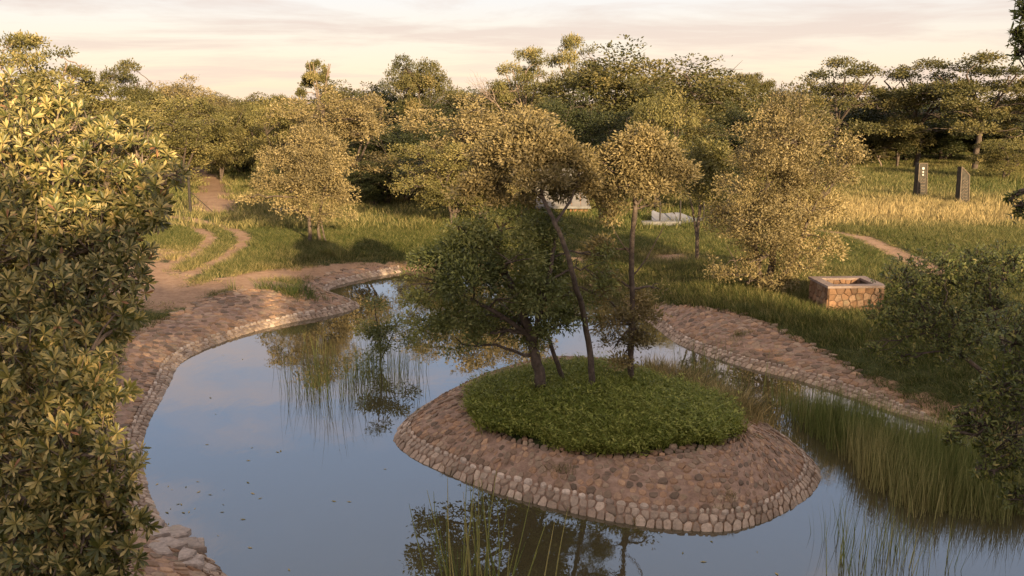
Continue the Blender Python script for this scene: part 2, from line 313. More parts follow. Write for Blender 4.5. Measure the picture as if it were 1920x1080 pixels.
# ------------------------------------------------------------------ stone embankments
def clip_half(poly, p, n):                # keep the side of p where (v-p).n <= 0
    o = []; m = len(poly)
    for i in range(m):
        a, b = poly[i], poly[(i+1) % m]; da = (a[0]-p[0])*n[0]+(a[1]-p[1])*n[1]; db = (b[0]-p[0])*n[0]+(b[1]-p[1])*n[1]
        if da <= 0: o.append(a)
        if da*db < 0: t = da/(da-db); o.append((a[0]+t*(b[0]-a[0]), a[1]+t*(b[1]-a[1])))
    return o
def embankment(name, label, Wc, Tc, closed, cell, seed, nparts, row=.145, cut=None):
    k = np.random.default_rng(seed)
    if closed: Wc = np.vstack([Wc, Wc[:1]]); Tc = np.vstack([Tc, Tc[:1]])
    seg = np.linalg.norm(np.diff(Wc, axis=0), axis=1); S = np.concatenate([[0], np.cumsum(seg)]); LEN = S[-1]
    wid = np.linalg.norm(Tc-Wc, axis=1)
    def XY(s, d):
        s = np.clip(s, 0, LEN); wx = np.interp(s, S, Wc[:, 0]); wy = np.interp(s, S, Wc[:, 1]); tx = np.interp(s, S, Tc[:, 0]); ty = np.interp(s, S, Tc[:, 1])
        l = np.hypot(tx-wx, ty-wy)+1e-6; return wx+(tx-wx)/l*d, wy+(ty-wy)/l*d
    stones = []                           # (polygon in s,d ; thickness ; base colour)
    r0 = -.04
    # two outer courses of irregular cobbles
    nR = int(LEN/(row*1.12)); cr_ = LEN/nR; jr = k.uniform(-.42, .42, (nR, 2, 2)); top_d = r0+2*row
    rs = lambda i, j: ((i+.5+.5*j+jr[i % nR, j, 0])*cr_, r0+(j+.5+jr[i % nR, j, 1]*.6)*row)
    def rounded(poly, cut=.2):
        o = []
        for a in range(len(poly)):
            (x0, y0), (x1, y1) = poly[a], poly[(a+1) % len(poly)]; l = math.hypot(x1-x0, y1-y0)
            if l > .02: o += [(x0*(1-cut)+x1*cut, y0*(1-cut)+y1*cut), (x0*cut+x1*(1-cut), y0*cut+y1*(1-cut))] if l > .09 else [((x0+x1)/2, (y0+y1)/2)]
        return o
    for i in range(nR):
        for j in (0, 1):
            c = rs(i, j); lo_ = r0-k.uniform(0, .05); poly = [(c[0]-.4, lo_), (c[0]+.4, lo_), (c[0]+.4, top_d), (c[0]-.4, top_d)]
            for a in (-2, -1, 0, 1, 2):
                for b in (0, 1):
                    if (a or b != j): o = rs(i+a, b); poly = clip_half(poly, ((c[0]+o[0])/2, (c[1]+o[1])/2), (o[0]-c[0], o[1]-c[1]))
            if len(poly) > 2: stones.append((rounded(poly), k.uniform(.02, .042), 0))
    s = 0; r0 = top_d
    while s < LEN-.1:
        e = min(s+row*k.uniform(.6, 1.7), LEN); h_ = row*k.uniform(.42, .62); o_ = k.uniform(-.02, .02); m_ = (s+e)/2
        stones.append(([(s+.01, r0+h_*.3+o_), (s+.04, r0+o_), (m_, r0-.015+o_), (e-.04, r0+o_), (e-.01, r0+h_*.35+o_), (e-.012, r0+h_*.75+o_), (e-.05, r0+h_+o_), (m_, r0+h_+.01+o_), (s+.05, r0+h_+o_), (s+.01, r0+h_*.7+o_)], k.uniform(.04, .07), 1)); s = e
    r0 += row*.55
    nS = int(LEN/cell); nD = int(max(wid)/(cell*.9))+2; cs = LEN/nS
    jit = k.uniform(-.36, .36, (nS, nD, 2)); jit[..., 0] *= 1
    def site(i, j):
        w_ = i % nS if closed else min(max(i, 0), nS-1); jj = min(max(j, 0), nD-1)
        return ((i+.5+(.5 if j % 2 else 0)+jit[w_, jj, 0])*cs, r0+(j+.5+jit[w_, jj, 1])*cell*.9)
    for i in range(nS):
        for j in range(nD):
            c = site(i, j); wmax = float(np.interp(c[0] % LEN, S, wid))
            if c[1] > wmax+.05 or (not closed and c[0] > LEN-.05): continue
            poly = [(c[0]-cs*1.2, c[1]-cell*1.2), (c[0]+cs*1.2, c[1]-cell*1.2), (c[0]+cs*1.2, c[1]+cell*1.2), (c[0]-cs*1.2, c[1]+cell*1.2)]
            for a in (-2, -1, 0, 1, 2):
                for b in (-2, -1, 0, 1, 2):
                    if a == 0 and b == 0: continue
                    if j+b < -1 or j+b > nD: continue
                    o = site(i+a, j+b) if j+b >= 0 else (site(i+a, 0)[0], 2*r0-site(i+a, 0)[1])
                    poly = clip_half(poly, ((c[0]+o[0])/2, (c[1]+o[1])/2), (o[0]-c[0], o[1]-c[1]))
            if len(poly) < 3: continue
            poly = [(x, max(y, r0+.005)) for x, y in poly]
            # drop slivers, round the corners
            P2 = []
            for a in range(len(poly)):
                x0, y0 = poly[a]; x1, y1 = poly[(a+1) % len(poly)]
                if math.hypot(x1-x0, y1-y0) > .028: P2 += [(x0*.88+x1*.12, y0*.88+y1*.12), (x0*.12+x1*.88, y0*.12+y1*.88)] if math.hypot(x1-x0, y1-y0) > .13 else [((x0+x1)/2, (y0+y1)/2)]
            if len(P2) < 4: continue
            stones.append((P2, k.uniform(.012, .048), 2))
    pal = {0: [(.32, .23, .165), (.38, .28, .205), (.26, .185, .13), (.41, .31, .23)], 1: [(.42, .32, .24), (.34, .25, .185), (.49, .385, .30)],
           2: [(.26, .155, .09), (.33, .195, .115), (.20, .13, .085), (.38, .235, .14), (.26, .18, .12), (.33, .23, .155), (.16, .11, .075), (.30, .19, .12)]}
    allS, allD, allH, fq, ft, cols, rngs = [], [], [], [], [], [], []; n0 = 0
    for c, th, pl in stones:
        c = np.array(c); m = len(c); ctr = c.mean(0); size = np.sqrt(np.mean(np.sum((c-ctr)**2, 1))); g = min(.14, .013/size)
        tilt = k.normal(0, .10 if pl == 2 else .08, 2)
        r1 = ctr+(c-ctr)*(1-g); r2 = ctr+(c-ctr)*(.90-g)*k.uniform(.93, 1.04, (m, 1))
        rings = np.vstack([r1, r1, r2, ctr[None]]); hz = np.concatenate([np.full(m, -.05), np.full(m, th*.45), th+(r2-ctr)@tilt, [th*1.12]])
        allS.append(rings[:, 0]); allD.append(rings[:, 1]); allH.append(hz)
        a = np.arange(m); b = (a+1) % m
        fq.append((np.vstack([np.stack([a, b, b+m, a+m], -1), np.stack([a+m, b+m, b+2*m, a+2*m], -1)]), np.stack([a+2*m, b+2*m, np.full(m, 3*m)], -1)))
        col = np.array(pal[pl][k.integers(len(pal[pl]))])*k.uniform(.78, 1.2); cols.append(np.tile(col, (3*m+1, 1))); rngs.append((n0, n0+3*m+1)); n0 += 3*m+1
    s = np.concatenate(allS); d = np.concatenate(allD); s = s % LEN if closed else s
    x, y = XY(s, d); z = height(x, y)+.02+np.concatenate(allH)
    # lip course stands on a small step
    V = np.stack([x, y, z], -1); COL = np.vstack(cols)
    cen = np.array([V[a:b].mean(0) for a, b in rngs]); vis = np.array([(np.linalg.norm(np.ptp(V[a:b], axis=0))) for a, b in rngs])/np.linalg.norm(cen-CAM, axis=1)
    # only those in the frame count
    rel = cen-CAM; dep = rel@FW; u = 960+rel@RT/dep*F_PX; v = 540-rel@UP/dep*F_PX
    ok = (dep > 0) & (u > 0) & (u < 1920) & (v < 1085)
    if cut is not None: ok &= cut(u, v)
    order = np.argsort(-vis*ok); parts = set(order[:nparts].tolist())
    base = V.mean(0); base[2] = 0
    root = empty(name, base, label, 'stone bank')
    # mortar bed under the stones
    ns = int(LEN/.22); nd_ = 9; ss = np.linspace(0, LEN, ns); tt = np.linspace(0, 1, nd_); SS, TT = np.meshgrid(ss, tt)
    ww = np.interp(SS.ravel(), S, wid); dd = -.08+TT.ravel()*(ww+.1); bx_, by_ = XY(SS.ravel(), dd)
    bz = height(bx_, by_)+np.where((TT.ravel() > 0) & (TT.ravel() < 1), np.where(dd > 2.7*row, .042, .022), -.1)
    kk = np.arange(nd_-1)[:, None]*ns+np.arange(ns-1)[None]
    link('mortar_bed', make_mesh('mortar_bed', np.stack([bx_, by_, bz], -1)-base, [np.stack([kk, kk+1, kk+ns+1, kk+ns], -1).reshape(-1, 4)], [M['bed']], smooth=True), root)
    rv, rq, rt, rc = [], [], [], []; n = 0
    for i, (a, b) in enumerate(rngs):
        qf, tf = fq[i]; v_ = V[a:b]
        if i in parts:
            o = cen[i]; me = make_mesh('stone', v_-o, [qf, tf], [M['stone']], col=COL[a:b]); link('stone', me, root, Vector(o-base))
        else:
            rv.append(v_-base); rq.append(qf+n); rt.append(tf+n); rc.append(COL[a:b]); n += b-a
    if rv: link('stones', make_mesh('stones', np.vstack(rv), [np.vstack(rq), np.vstack(rt)], [M['stone']], col=np.vstack(rc)), root, kind='stuff')
    return root
embankment('island_stone_bank', 'oval stone-paved slope ringing the grassy island, pale cobbles along its waterline', IW, IT, True, .17, 11, 300)
embankment('shore_stone_bank', 'curving stone-paved shore with a pointed spit, beside the sandy track', LW, LT, False, .21, 12, 300)
embankment('shore_stone_bank', 'broad stone-paved slope between the reeds and the stone planter', RW, RTp, False, .21, 13, 300)

# ------------------------------------------------------------------ trees
def unit(v): return v/(np.linalg.norm(v, axis=-1, keepdims=True)+1e-9)
def wood(mb, k, trunks, puffs, twigs=3, rb=.05, droop=0.):
    tips = []
    for pts, ra, rb_ in trunks:
        pts = chaikin(np.array(pts, float), 2, False); pts[1:-1] += k.normal(0, ra*.12, (len(pts)-2, 3))
        n = len(pts); rad = ra+(rb_-ra)*np.linspace(0, 1, n)**.8; rad[0] *= 1.35; rad[1] *= 1.12
        mb.tube(pts, rad, 9); tips.append((pts, rad))
    for c, r in puffs:
        c = np.array(c); best = None
        for pts, rad in tips:
            n = len(pts)
            for f in (.35, .5, .65, .8, .95, 1):
                i = int((n-1)*f); p = pts[i]; dd = np.linalg.norm(c-p)+max(0, (p[2]-c[2]))*1.5+(1-f)*.3
                if best is None or dd < best[0]: best = (dd, p, rad[i])
        p, r_ = best[1], min(best[2]*.7, rb)
        mid = (p+c)/2+np.array([*(k.normal(0, .08, 2)*np.linalg.norm(c-p)), .1*np.linalg.norm(c-p)])
        bp = chaikin(np.array([p, mid, c]), 2, False); bp[1:-1] += k.normal(0, .02*np.linalg.norm(c-p), (len(bp)-2, 3))
        mb.tube(bp, np.linspace(r_, r_*.35, len(bp)), 6)
        for _ in range(twigs):
            e = c+unit(k.normal(size=3)+np.array([0, 0, .3]))*np.array(r)*.85; st = bp[int(len(bp)*k.uniform(.5, .95))]
            m2 = (st+e)/2+k.normal(0, .06, 3)*np.linalg.norm(e-st); tb = np.array([st, m2, e]); mb.tube(tb, np.array([r_*.45, r_*.3, r_*.12]), 4)
def leaves(k, puffs, nt, per, ll, lw, tr, flat=.0, inner=.5, low=-.5, tilt=.5, mass=None):
    """leaf blades gathered round twig ends spread over the shells of the puffs; one four-sided blade each"""
    vol = np.array([np.prod(np.array(r)) ** (2/3) for c, r in puffs]); cnt = np.maximum((nt*vol/vol.sum()).astype(int), 3)
    T, D, B = [], [], []
    for (c, r), n in zip(puffs, cnt):
        d = unit(k.normal(size=(n*2, 3))); d = d[d[:, 2] > low][:n]; m = len(d)
        f = inner+(1-inner)*k.uniform(0, 1, m)**.5
        f = f*(1+.16*np.sin(d[:, 0]*7+c[0]*3)*np.sin(d[:, 1]*6+c[1]*3+1)+.22*(k.uniform(0, 1, m) < .16)*k.uniform(0, 1, m))
        q_ = np.array(c)+d*np.array(r)*f[:, None]; g_ = 3.2/np.mean(r)*.5; hole = np.sin(q_[:, 0]*g_+1)+np.sin(q_[:, 1]*g_+2)+np.sin(q_[:, 2]*g_*1.3+k.uniform(0, 6))
        keep = hole > -.45; d, f, m = d[keep], f[keep], keep.sum(); T.append(np.array(c)+d*np.array(r)*f[:, None]); D.append(d); B.append(np.full(m, k.normal(0, .11)))
    T = np.vstack(T); D = np.vstack(D); B = np.concatenate(B); B += k.normal(0, .10, len(B))
    T = np.repeat(T, per, 0); D = np.repeat(D, per, 0); B = np.repeat(B, per)
    n = len(T); off = k.normal(size=(n, 3))*tr; off[:, 2] *= .7; Pp = T+off
    ax = unit(unit(off)*.6+D*.5+k.normal(size=(n, 3))*tilt+np.array([0, 0, flat])); nr = unit(D*1.0+np.array([0, 0, .12])+k.normal(size=(n, 3))*.55)
    sd = unit(np.cross(ax, nr)); up = np.cross(sd, ax)
    s = k.uniform(.65, 1.3, (n, 1)); l = ll*s; w_ = lw*s
    bend = up*l*k.uniform(-.18, .05, (n, 1))
    v = np.stack([Pp, Pp+ax*l*.45+sd*w_*.5, Pp+ax*l+bend, Pp+ax*l*.45-sd*w_*.5], 1)
    tint = np.clip(.45+B+k.normal(0, .08, n), 0, 1)
    return v.reshape(-1, 3), np.arange(n*4).reshape(n, 4), np.repeat(tint, 4)
def tree_meshes(name, k, trunks, puffs, lm, bark, nt, per, ll, lw, tr, twigs=3, rb=.05, **kw):
    mb = MB(); wood(mb, k, trunks, puffs, twigs, rb)
    tm = mb.mesh('trunk', M[bark], True)
    v, f, t = leaves(k, puffs, nt, per, ll, lw, tr, **kw)
    return tm, make_mesh('crown', v, [f], [M[lm]], attr=t)
def put(name, me2, loc, label, group=None, scale=(1, 1, 1), rz=0, cat='tree'):
    r = empty(name, loc, label, cat, group, rz); r.scale = scale
    link('trunk', me2[0], r); link('crown', me2[1], r); return r

# --- models of the trees that stand farther off, 8 m tall
def bushy(seed, lm, h=8., w_=7., base=-.02, n=32, flatp=.75, pr=(.75, 1.5), nt=1900, per=17, ll=.17, lw=.085):
    k = np.random.default_rng(seed); puffs = []
    for i in range(n):
        d = unit(k.normal(size=3)); d[2] = k.uniform(-.75, 1); f = k.uniform(.5, .9)
        c = np.array([d[0]*w_/2*f, d[1]*w_/2*f, h*(base+(1-base)*.5)+d[2]*h*(1-base)*.5*f]); r = k.uniform(*pr)*w_/7
        c[2] = min(c[2], h-r*flatp); puffs.append((c, (r, r, r*flatp)))
    trunks = [([(0, 0, -.3), (k.normal(0, .1), 0, h*.2), (k.normal(0, .4), k.normal(0, .4), h*.45), (k.normal(0, .4), k.normal(0, .4), h*.8)], .17, .05)]
    for _ in range(2): a = k.uniform(0, 6.28); trunks.append(([(0, 0, -.2), (math.cos(a)*.5, math.sin(a)*.5, h*.2), (math.cos(a)*w_*.25, math.sin(a)*w_*.25, h*.55)], .13, .05))
    return tree_meshes('bushy', k, trunks, puffs, lm, 'bark', nt, per, ll, lw, .15)
def umbrella(seed, lm, h=9., w_=8., n=18, nt=1300, per=15, lo=.6, bark='bark_pale', low=-.2, fl=.5):
    k = np.random.default_rng(seed); puffs = []
    for i in range(n):
        a = i*2.4+k.normal(0, .3); f = math.sqrt((i+.5)/n); r = k.uniform(.55, 1.15)*w_/9
        z = h*(1-(1-lo)*min(1, f*f*.7+k.uniform(0, .45)))-.4; puffs.append((np.array([math.cos(a)*f*w_*.43, math.sin(a)*f*w_*.43, z]), (r*1.2, r*1.2, r*fl)))
    t0 = [(0, 0, -.3), (.1, 0, h*.2), (k.normal(0, .3), k.normal(0, .3), h*.38)]; top = np.array(t0[-1]); trunks = [(t0, .2, .14)]
    for j in range(5): a = j*1.26+k.normal(0, .3); trunks.append(([top, top+np.array([math.cos(a)*w_*.1, math.sin(a)*w_*.1, h*.18]), top+np.array([math.cos(a)*w_*.26, math.sin(a)*w_*.26, h*.42])], .11, .05))
    return tree_meshes('umbrella', k, trunks, puffs, lm, bark, nt, per, .17, .085, .15, twigs=4, low=low, inner=.3)
V_ = {'oa': bushy(1, 'leaf_olive'), 'ob': bushy(2, 'leaf_olive', w_=8, n=30), 'sa': bushy(3, 'leaf_silver', n=34, pr=(.7, 1.3), nt=2100, ll=.15, lw=.07), 'ma': bushy(4, 'leaf_mid'), 'mb': bushy(5, 'leaf_mid', w_=8, n=32, pr=(.8, 1.4)),
      'da': bushy(6, 'leaf_dark'), 'db': bushy(8, 'leaf_dark', w_=8, n=30), 'ra': bushy(9, 'leaf_mid', w_=6.5, base=.3, n=38, pr=(.7, 1.25)),
      'ua': umbrella(21, 'leaf_mid'), 'ub': umbrella(22, 'leaf_olive', w_=9, n=26, lo=.55), 'uf': umbrella(25, 'leaf_mid', w_=9, n=34, lo=.99, fl=.16), 'uc': umbrella(23, 'leaf_mid', w_=10, n=34, lo=.38, nt=2300, bark='bark'), 'ud': umbrella(24, 'leaf_olive', w_=5, n=18, lo=.4, nt=1100)}  # uf: thin flat crown shaped to cast a band of shade
DIM = {'oa': (7, 8), 'ob': (8, 8), 'sa': (7, 8), 'ma': (7, 8), 'mb': (8, 8), 'da': (7, 8), 'db': (8, 8), 'ra': (5.5, 8), 'ua': (8.6, 9), 'ub': (8.6, 9), 'uc': (8.6, 9), 'ud': (5.6, 9)}
GRP = 'trees of the savanna belt behind the pond'
# variant, centre px, top px, width px, distance, name, label
BG = [
 ('ub', 62, 66, 230, 60, 'umbrella_tree', 'pale flat-topped tree rising highest behind the rosette-leaved tree'),
 ('ob', 15, 140, 300, 58, 'savanna_tree', 'golden bushy tree rising directly behind the rosette-leaved tree at the frame edge'),
 ('oa', 190, 190, 230, 66, 'savanna_tree', 'golden bushy tree overlapping the crown of the rosette-leaved tree, near the sandy track'),
 ('uc', 232, 118, 160, 76, 'umbrella_tree', 'dark flat-topped tree poking above the golden bushes near the rosette-leaved tree'),
 ('sa', 345, 155, 150, 82, 'savanna_tree', 'golden round-topped tree above the far end of the sandy track'),
 ('ob', 290, 185, 170, 72, 'savanna_tree', 'wide golden tree beside the leaning wooden post'),
 ('ma', 405, 195, 110, 75, 'savanna_tree', 'small olive tree standing at the end of the sandy track'),
 ('oa', 470, 200, 130, 80, 'savanna_tree', 'low olive tree filling the gap behind the track'),
 ('ud', 591, 115, 64, 95, 'umbrella_tree', 'slim airy tree standing alone above the skyline over the silvery tree'),
 ('sa', 630, 175, 190, 56, 'savanna_tree', 'broad pale tree directly behind the silvery round tree on the lawn'),
 ('oa', 530, 195, 130, 66, 'savanna_tree', 'olive tree behind the shoulder of the silvery round tree'),
 ('ra', 787, 110, 98, 82, 'savanna_tree', 'round-headed tree standing proud of the dark thicket'),
 ('da', 725, 160, 120, 92, 'savanna_tree', 'dark domed tree on the skyline beside the round-headed tree'),
 ('db', 765, 200, 200, 82, 'savanna_tree', 'darkest green tree of the thicket, below the round-headed tree'),
 ('da', 700, 240, 120, 76, 'savanna_tree', 'low dark bush between the broad pale tree and the thicket'),
 ('sa', 900, 195, 240, 47, 'savanna_tree', 'large pale golden tree lit up behind the island'),
 ('ob', 845, 270, 170, 45, 'savanna_tree', 'golden bush in front of the thicket, beside the large pale tree'),
 ('ub', 990, 92, 130, 80, 'umbrella_tree', 'flat-topped tree with forked pale limbs beside the bare tree'),
 ('ub', 1080, 68, 120, 80, 'umbrella_tree', 'tallest flat-topped tree on the skyline over the hut'),
 ('mb', 1160, 105, 240, 72, 'savanna_tree', 'broad rounded tree beneath the tallest flat-topped tree'),
 ('da', 1060, 180, 150, 60, 'savanna_tree', 'dark green tree behind the pale hut'),
 ('db', 1180, 205, 170, 58, 'savanna_tree', 'dark green tree behind the straight-trunked island tree'),
 ('oa', 1235, 185, 150, 52, 'savanna_tree', 'golden tree behind the draped pale cloth'),
 ('mb', 1300, 122, 260, 76, 'savanna_tree', 'wide skyline tree with an even top, over the draped cloth'),
 ('ua', 1412, 138, 72, 84, 'umbrella_tree', 'small flat-topped tree peeping out above the silvery bush'),
 ('da', 1400, 200, 130, 66, 'savanna_tree', 'dark tree just behind the top of the silvery bush'),
 ('mb', 1500, 172, 150, 60, 'savanna_tree', 'olive tree directly behind the silvery bush, lower than the dark umbrella tree'),
 ('uc', 1580, 112, 240, 88, 'umbrella_tree', 'dense dark umbrella tree at the meadow edge beside the silvery bush'),
 ('uc', 1735, 116, 240, 88, 'umbrella_tree', 'open flat-topped tree above the first stone pillar'),
 ('uc', 1850, 104, 310, 82, 'umbrella_tree', 'largest flat-topped tree with pale limbs above the second stone pillar'),
 ('uc', 1960, 130, 170, 80, 'savanna_tree', 'mid green tree at the meadow end, cut by the frame edge'),
 ('db', 1650, 185, 220, 98, 'savanna_tree', 'dark low tree at the meadow edge between the umbrella trees'),
 ('db', 1790, 190, 230, 100, 'savanna_tree', 'dark tree behind the two stone pillars'),
 ('mb', 1690, 215, 90, 88, 'savanna_tree', 'small golden-topped tree just beyond the first stone pillar'),
 ('oa', 1890, 262, 130, 72, 'savanna_tree', 'brownish low tree beyond the second stone pillar'),
 ('ud', 1655, 278, 38, 88, 'sapling', 'tiny sapling alone in the meadow before the dark trees'),
]
kk = np.random.default_rng(77)
def true_dim(me):
    co = np.empty(len(me.vertices)*3); me.vertices.foreach_get('co', co); co = co.reshape(-1, 3); r_ = np.hypot(co[:, 0], co[:, 1]); return 2*np.percentile(np.abs(co[:, 0]), 96), np.percentile(co[:, 2], 98.5)
DIM = {a: true_dim(b[1]) for a, b in V_.items()}
for var, cx, ty, wp, D, nm, lab in BG:
    top = P(cx, ty, D); x = top[0]; gz = h1(x, D); hgt = max(top[2]-gz, 1.5); wm = wp/F_PX*math.hypot(D, 0)*1.02
    w0, h0 = DIM[var]; sx = wm/w0; sz = hgt/h0*.99
    put(nm, V_[var], (x, D, gz), lab, None, (sx, sx*kk.uniform(.85, 1.05), sz), kk.uniform(0, 6.28))
# further trees of the same belt that nothing tells apart
FILL = [(450, 182, 150, 100), (735, 235, 180, 74), (825, 235, 170, 78), (1120, 235, 170, 64), (1290, 215, 170, 62), (1390, 240, 150, 60), (560, 215, 160, 72), (430, 222, 150, 84), (330, 215, 170, 66), (520, 183, 110, 125), (660, 162, 170, 100), (840, 172, 170, 100), (890, 165, 160, 104), (960, 158, 160, 98), (1240, 150, 110, 96), (1360, 160, 120, 98), (1470, 165, 110, 110), (1690, 190, 120, 120), (380, 180, 110, 125), (320, 190, 120, 118)]
FILL_LABELS = ['domed olive tree on the skyline beyond the end of the sandy track', 'bushy tree in the dark thicket, just under the round-headed tree', 'bushy tree between the thicket and the pale golden tree', 'bushy tree between the pale hut and the broad rounded skyline tree', 'golden bushy tree just over the slim dark-stemmed tree', 'bushy tree tucked behind the shoulder of the silvery bush', 'bushy tree between the slim airy tree and the broad pale tree', 'bushy tree where the sandy track enters the wood', 'bushy tree behind the leaning wooden post', 'skyline tree just behind the slim airy tree', 'skyline tree between the broad pale tree and the dark domed tree', 'skyline tree next to the round-headed tree', 'skyline tree at the foot of the bare dead tree', 'skyline tree beneath the flat-topped tree with forked pale limbs', 'skyline tree between the broad rounded tree and the wide even-topped one', 'skyline tree beside the small flat-topped tree', 'skyline tree behind the top of the silvery bush', 'skyline tree between the two dark umbrella trees', 'low skyline tree behind the golden bushes by the track', 'skyline tree behind the golden round-topped tree']
for i, (cx, ty, wp, D) in enumerate(FILL):
    var = ['ma', 'da', 'db', 'da', 'mb', 'da', 'oa', 'ma', 'ob', 'ma', 'mb', 'ma', 'da', 'mb', 'ma', 'mb', 'da', 'da', 'ma', 'oa'][i]; top = P(cx, ty, D); gz = h1(top[0], D); w0, h0 = DIM[var]; s = wp/F_PX*D/w0  # some dark-leaved picks put the treeline's shaded gaps into leaf colour
    put('savanna_tree', V_[var], (top[0], D, gz), FILL_LABELS[i], GRP, (s, s, (top[2]-gz)/h0), kk.uniform(0, 6.28))
# understory shrubs at the forest foot
SH = [(560, 300, 90, 62), (665, 315, 130, 56), (725, 305, 140, 55), (800, 300, 150, 55), (880, 320, 140, 53), (950, 320, 130, 53), (1590, 300, 90, 90), (1000, 330, 90, 54), (700, 330, 110, 54), (760, 320, 130, 56), (1140, 320, 120, 56), (1230, 310, 130, 60), (1350, 330, 120, 50), (1620, 222, 190, 97), (1700, 226, 200, 99), (1770, 228, 190, 98), (1850, 226, 200, 97), (1915, 224, 190, 95), (505, 318, 60, 62), (455, 300, 60, 80)]
SHRUB_LABELS = ["dark shrub between the sandy track's far end and the silvery round tree", 'dark shrub on the lawn edge just past the silvery round tree', 'dark shrub where the lawn meets the darkest trees', "dark shrub at the lawn edge left of the pale golden tree's stem", 'dark shrub under the pale golden tree', "dark shrub in front of the hut's near corner", 'dark shrub just beyond the silvery bush, at the meadow', 'dark shrub close beside the pale hut', 'tall dark shrub below the broad pale tree', 'tall dark shrub at the foot of the darkest thicket tree', "dark shrub between the hut and the straight island tree's crown", 'tall dark shrub behind the draped cloth', 'dark shrub behind the silvery bush and slim tree', "dark shrub at the meadow's far edge by the tiny sapling", "dark shrub at the meadow's far edge behind the first pillar", "dark shrub at the meadow's far edge between the two pillars", "dark shrub at the meadow's far edge behind the second pillar", "dark shrub at the meadow's far edge, cut by the frame", "small dark shrub beside the silvery round tree's crown", 'small dark shrub standing by the upper stretch of the track']
for i, (cx, ty, wp, D) in enumerate(SH):
    var = ['da', 'db'][i % 2]; top = P(cx, ty, D); gz = h1(top[0], D); w0, h0 = DIM[var]; s = wp/F_PX*D/w0
    put('shrub', V_[var], (top[0], D, gz), SHRUB_LABELS[i], 'shrubs along the foot of the tree belt', (s, s, (top[2]-gz)/h0), kk.uniform(0, 6.28), 'shrub')

# --- nearer trees, each built for itself
def pz(px, py, D): return P(px, py, D)
def own_tree(name, label, seed, D, base, trunks, puffs, lm, bark, nt, per, ll, lw, tr, cat='tree', **kw):
    """trunks: lists of (px, py, depth offset, radius); puffs: (px, py, depth offset, r_px, flatness)"""
    k = np.random.default_rng(seed); b = np.array(base)
    T = []
    for t in trunks:
        pts = [pz(a, c, D+d)-b for a, c, d in t[0]]; T.append((pts, t[1], t[2]))
    Pf = [(pz(a, c, D+d)-b, (r/F_PX*D, r/F_PX*D, r/F_PX*D*fl)) for a, c, d, r, fl in puffs]
    me = tree_meshes(name, k, T, Pf, lm, bark, nt, per, ll, lw, tr, **kw); return put(name, me, b, label, cat=cat)
def gbase(px, py, z=.8):
    p = G(px, py, z)
    for _ in range(4): p = G(px, py, h1(p[0], p[1]))
    return p
# silvery round tree on the lawn
b = gbase(588, 456); D = b[1]
own_tree('silvery_tree', 'round silvery-leaved tree on the lawn between track and spit', 31, D, b,
    [([(582, 462, 0), (580, 400, 0), (570, 330, .2)], .10, .05), ([(600, 466, .3), (596, 410, .2), (612, 340, 0)], .09, .04), ([(618, 472, .1), (606, 440, 0), (600, 400, 0)], .05, .03)],
    [(565, 275, 0, 42, .9), (610, 285, .3, 40, .9), (520, 310, 0, 38, .9), (580, 320, -.7, 48, .9), (635, 325, .2, 36, 1), (500, 345, .2, 30, .8), (545, 360, -.5, 40, .9), (610, 365, -.6, 42, 1), (645, 370, .2, 28, 1.1), (530, 300, 1, 40, .9), (600, 330, 1.1, 50, .9), (485, 375, .3, 22, .8), (460, 372, .2, 14, .7), (560, 395, -.2, 28, .7), (620, 405, -.2, 30, .8), (645, 400, .2, 22, .9), (585, 258, 0, 26, .8), (535, 385, 0, 20, .8), (590, 350, .3, 50, 1)],
    'leaf_silver', 'bark', 2300, 15, .10, .046, .10)
# big silvery bush of the right shore
b = gbase(1430, 548); D = b[1]
own_tree('silvery_bush', 'huge silvery bush with two masses of leaves above the stone slope', 32, D, b,
    [([(1430, 552, 0), (1420, 480, 0), (1400, 400, 0)], .12, .05), ([(1440, 552, .3), (1450, 460, .2), (1480, 330, .4), (1500, 230, .4)], .15, .06), ([(1450, 550, .2), (1490, 480, 0), (1520, 400, 0)], .1, .04)],
    [(1475, 205, .5, 42, .8), (1440, 235, .6, 50, .8), (1520, 235, .6, 45, .8), (1480, 270, -.4, 60, .8), (1560, 275, .4, 46, .7), (1410, 290, .2, 46, .8), (1595, 290, .4, 28, .6), (1530, 320, -.5, 58, .8), (1450, 340, -.9, 60, .8), (1385, 350, 0, 45, .9), (1490, 390, -1, 62, .9), (1420, 420, -1.1, 62, .9), (1370, 420, 0, 42, .9), (1520, 440, -.2, 42, 1), (1440, 480, -1, 58, .9), (1375, 490, -.2, 46, .9), (1500, 500, -.3, 40, .9), (1400, 530, -.6, 42, .6), (1460, 535, -.6, 40, .5), (1565, 330, .6, 40, .7), (1600, 300, .5, 26, .6), (1615, 285, .4, 16, .5), (1560, 390, .5, 34, .9), (1545, 470, .4, 34, .9), (1350, 400, .2, 26, .8), (1500, 185, .5, 26, .7), (1400, 250, .5, 30, .7), (1450, 300, 1.2, 70, .8), (1450, 430, 1, 75, 1), (1350, 515, 0, 22, .7)],
    'leaf_silver', 'bark', 4700, 15, .09, .04, .10, cat='bush')
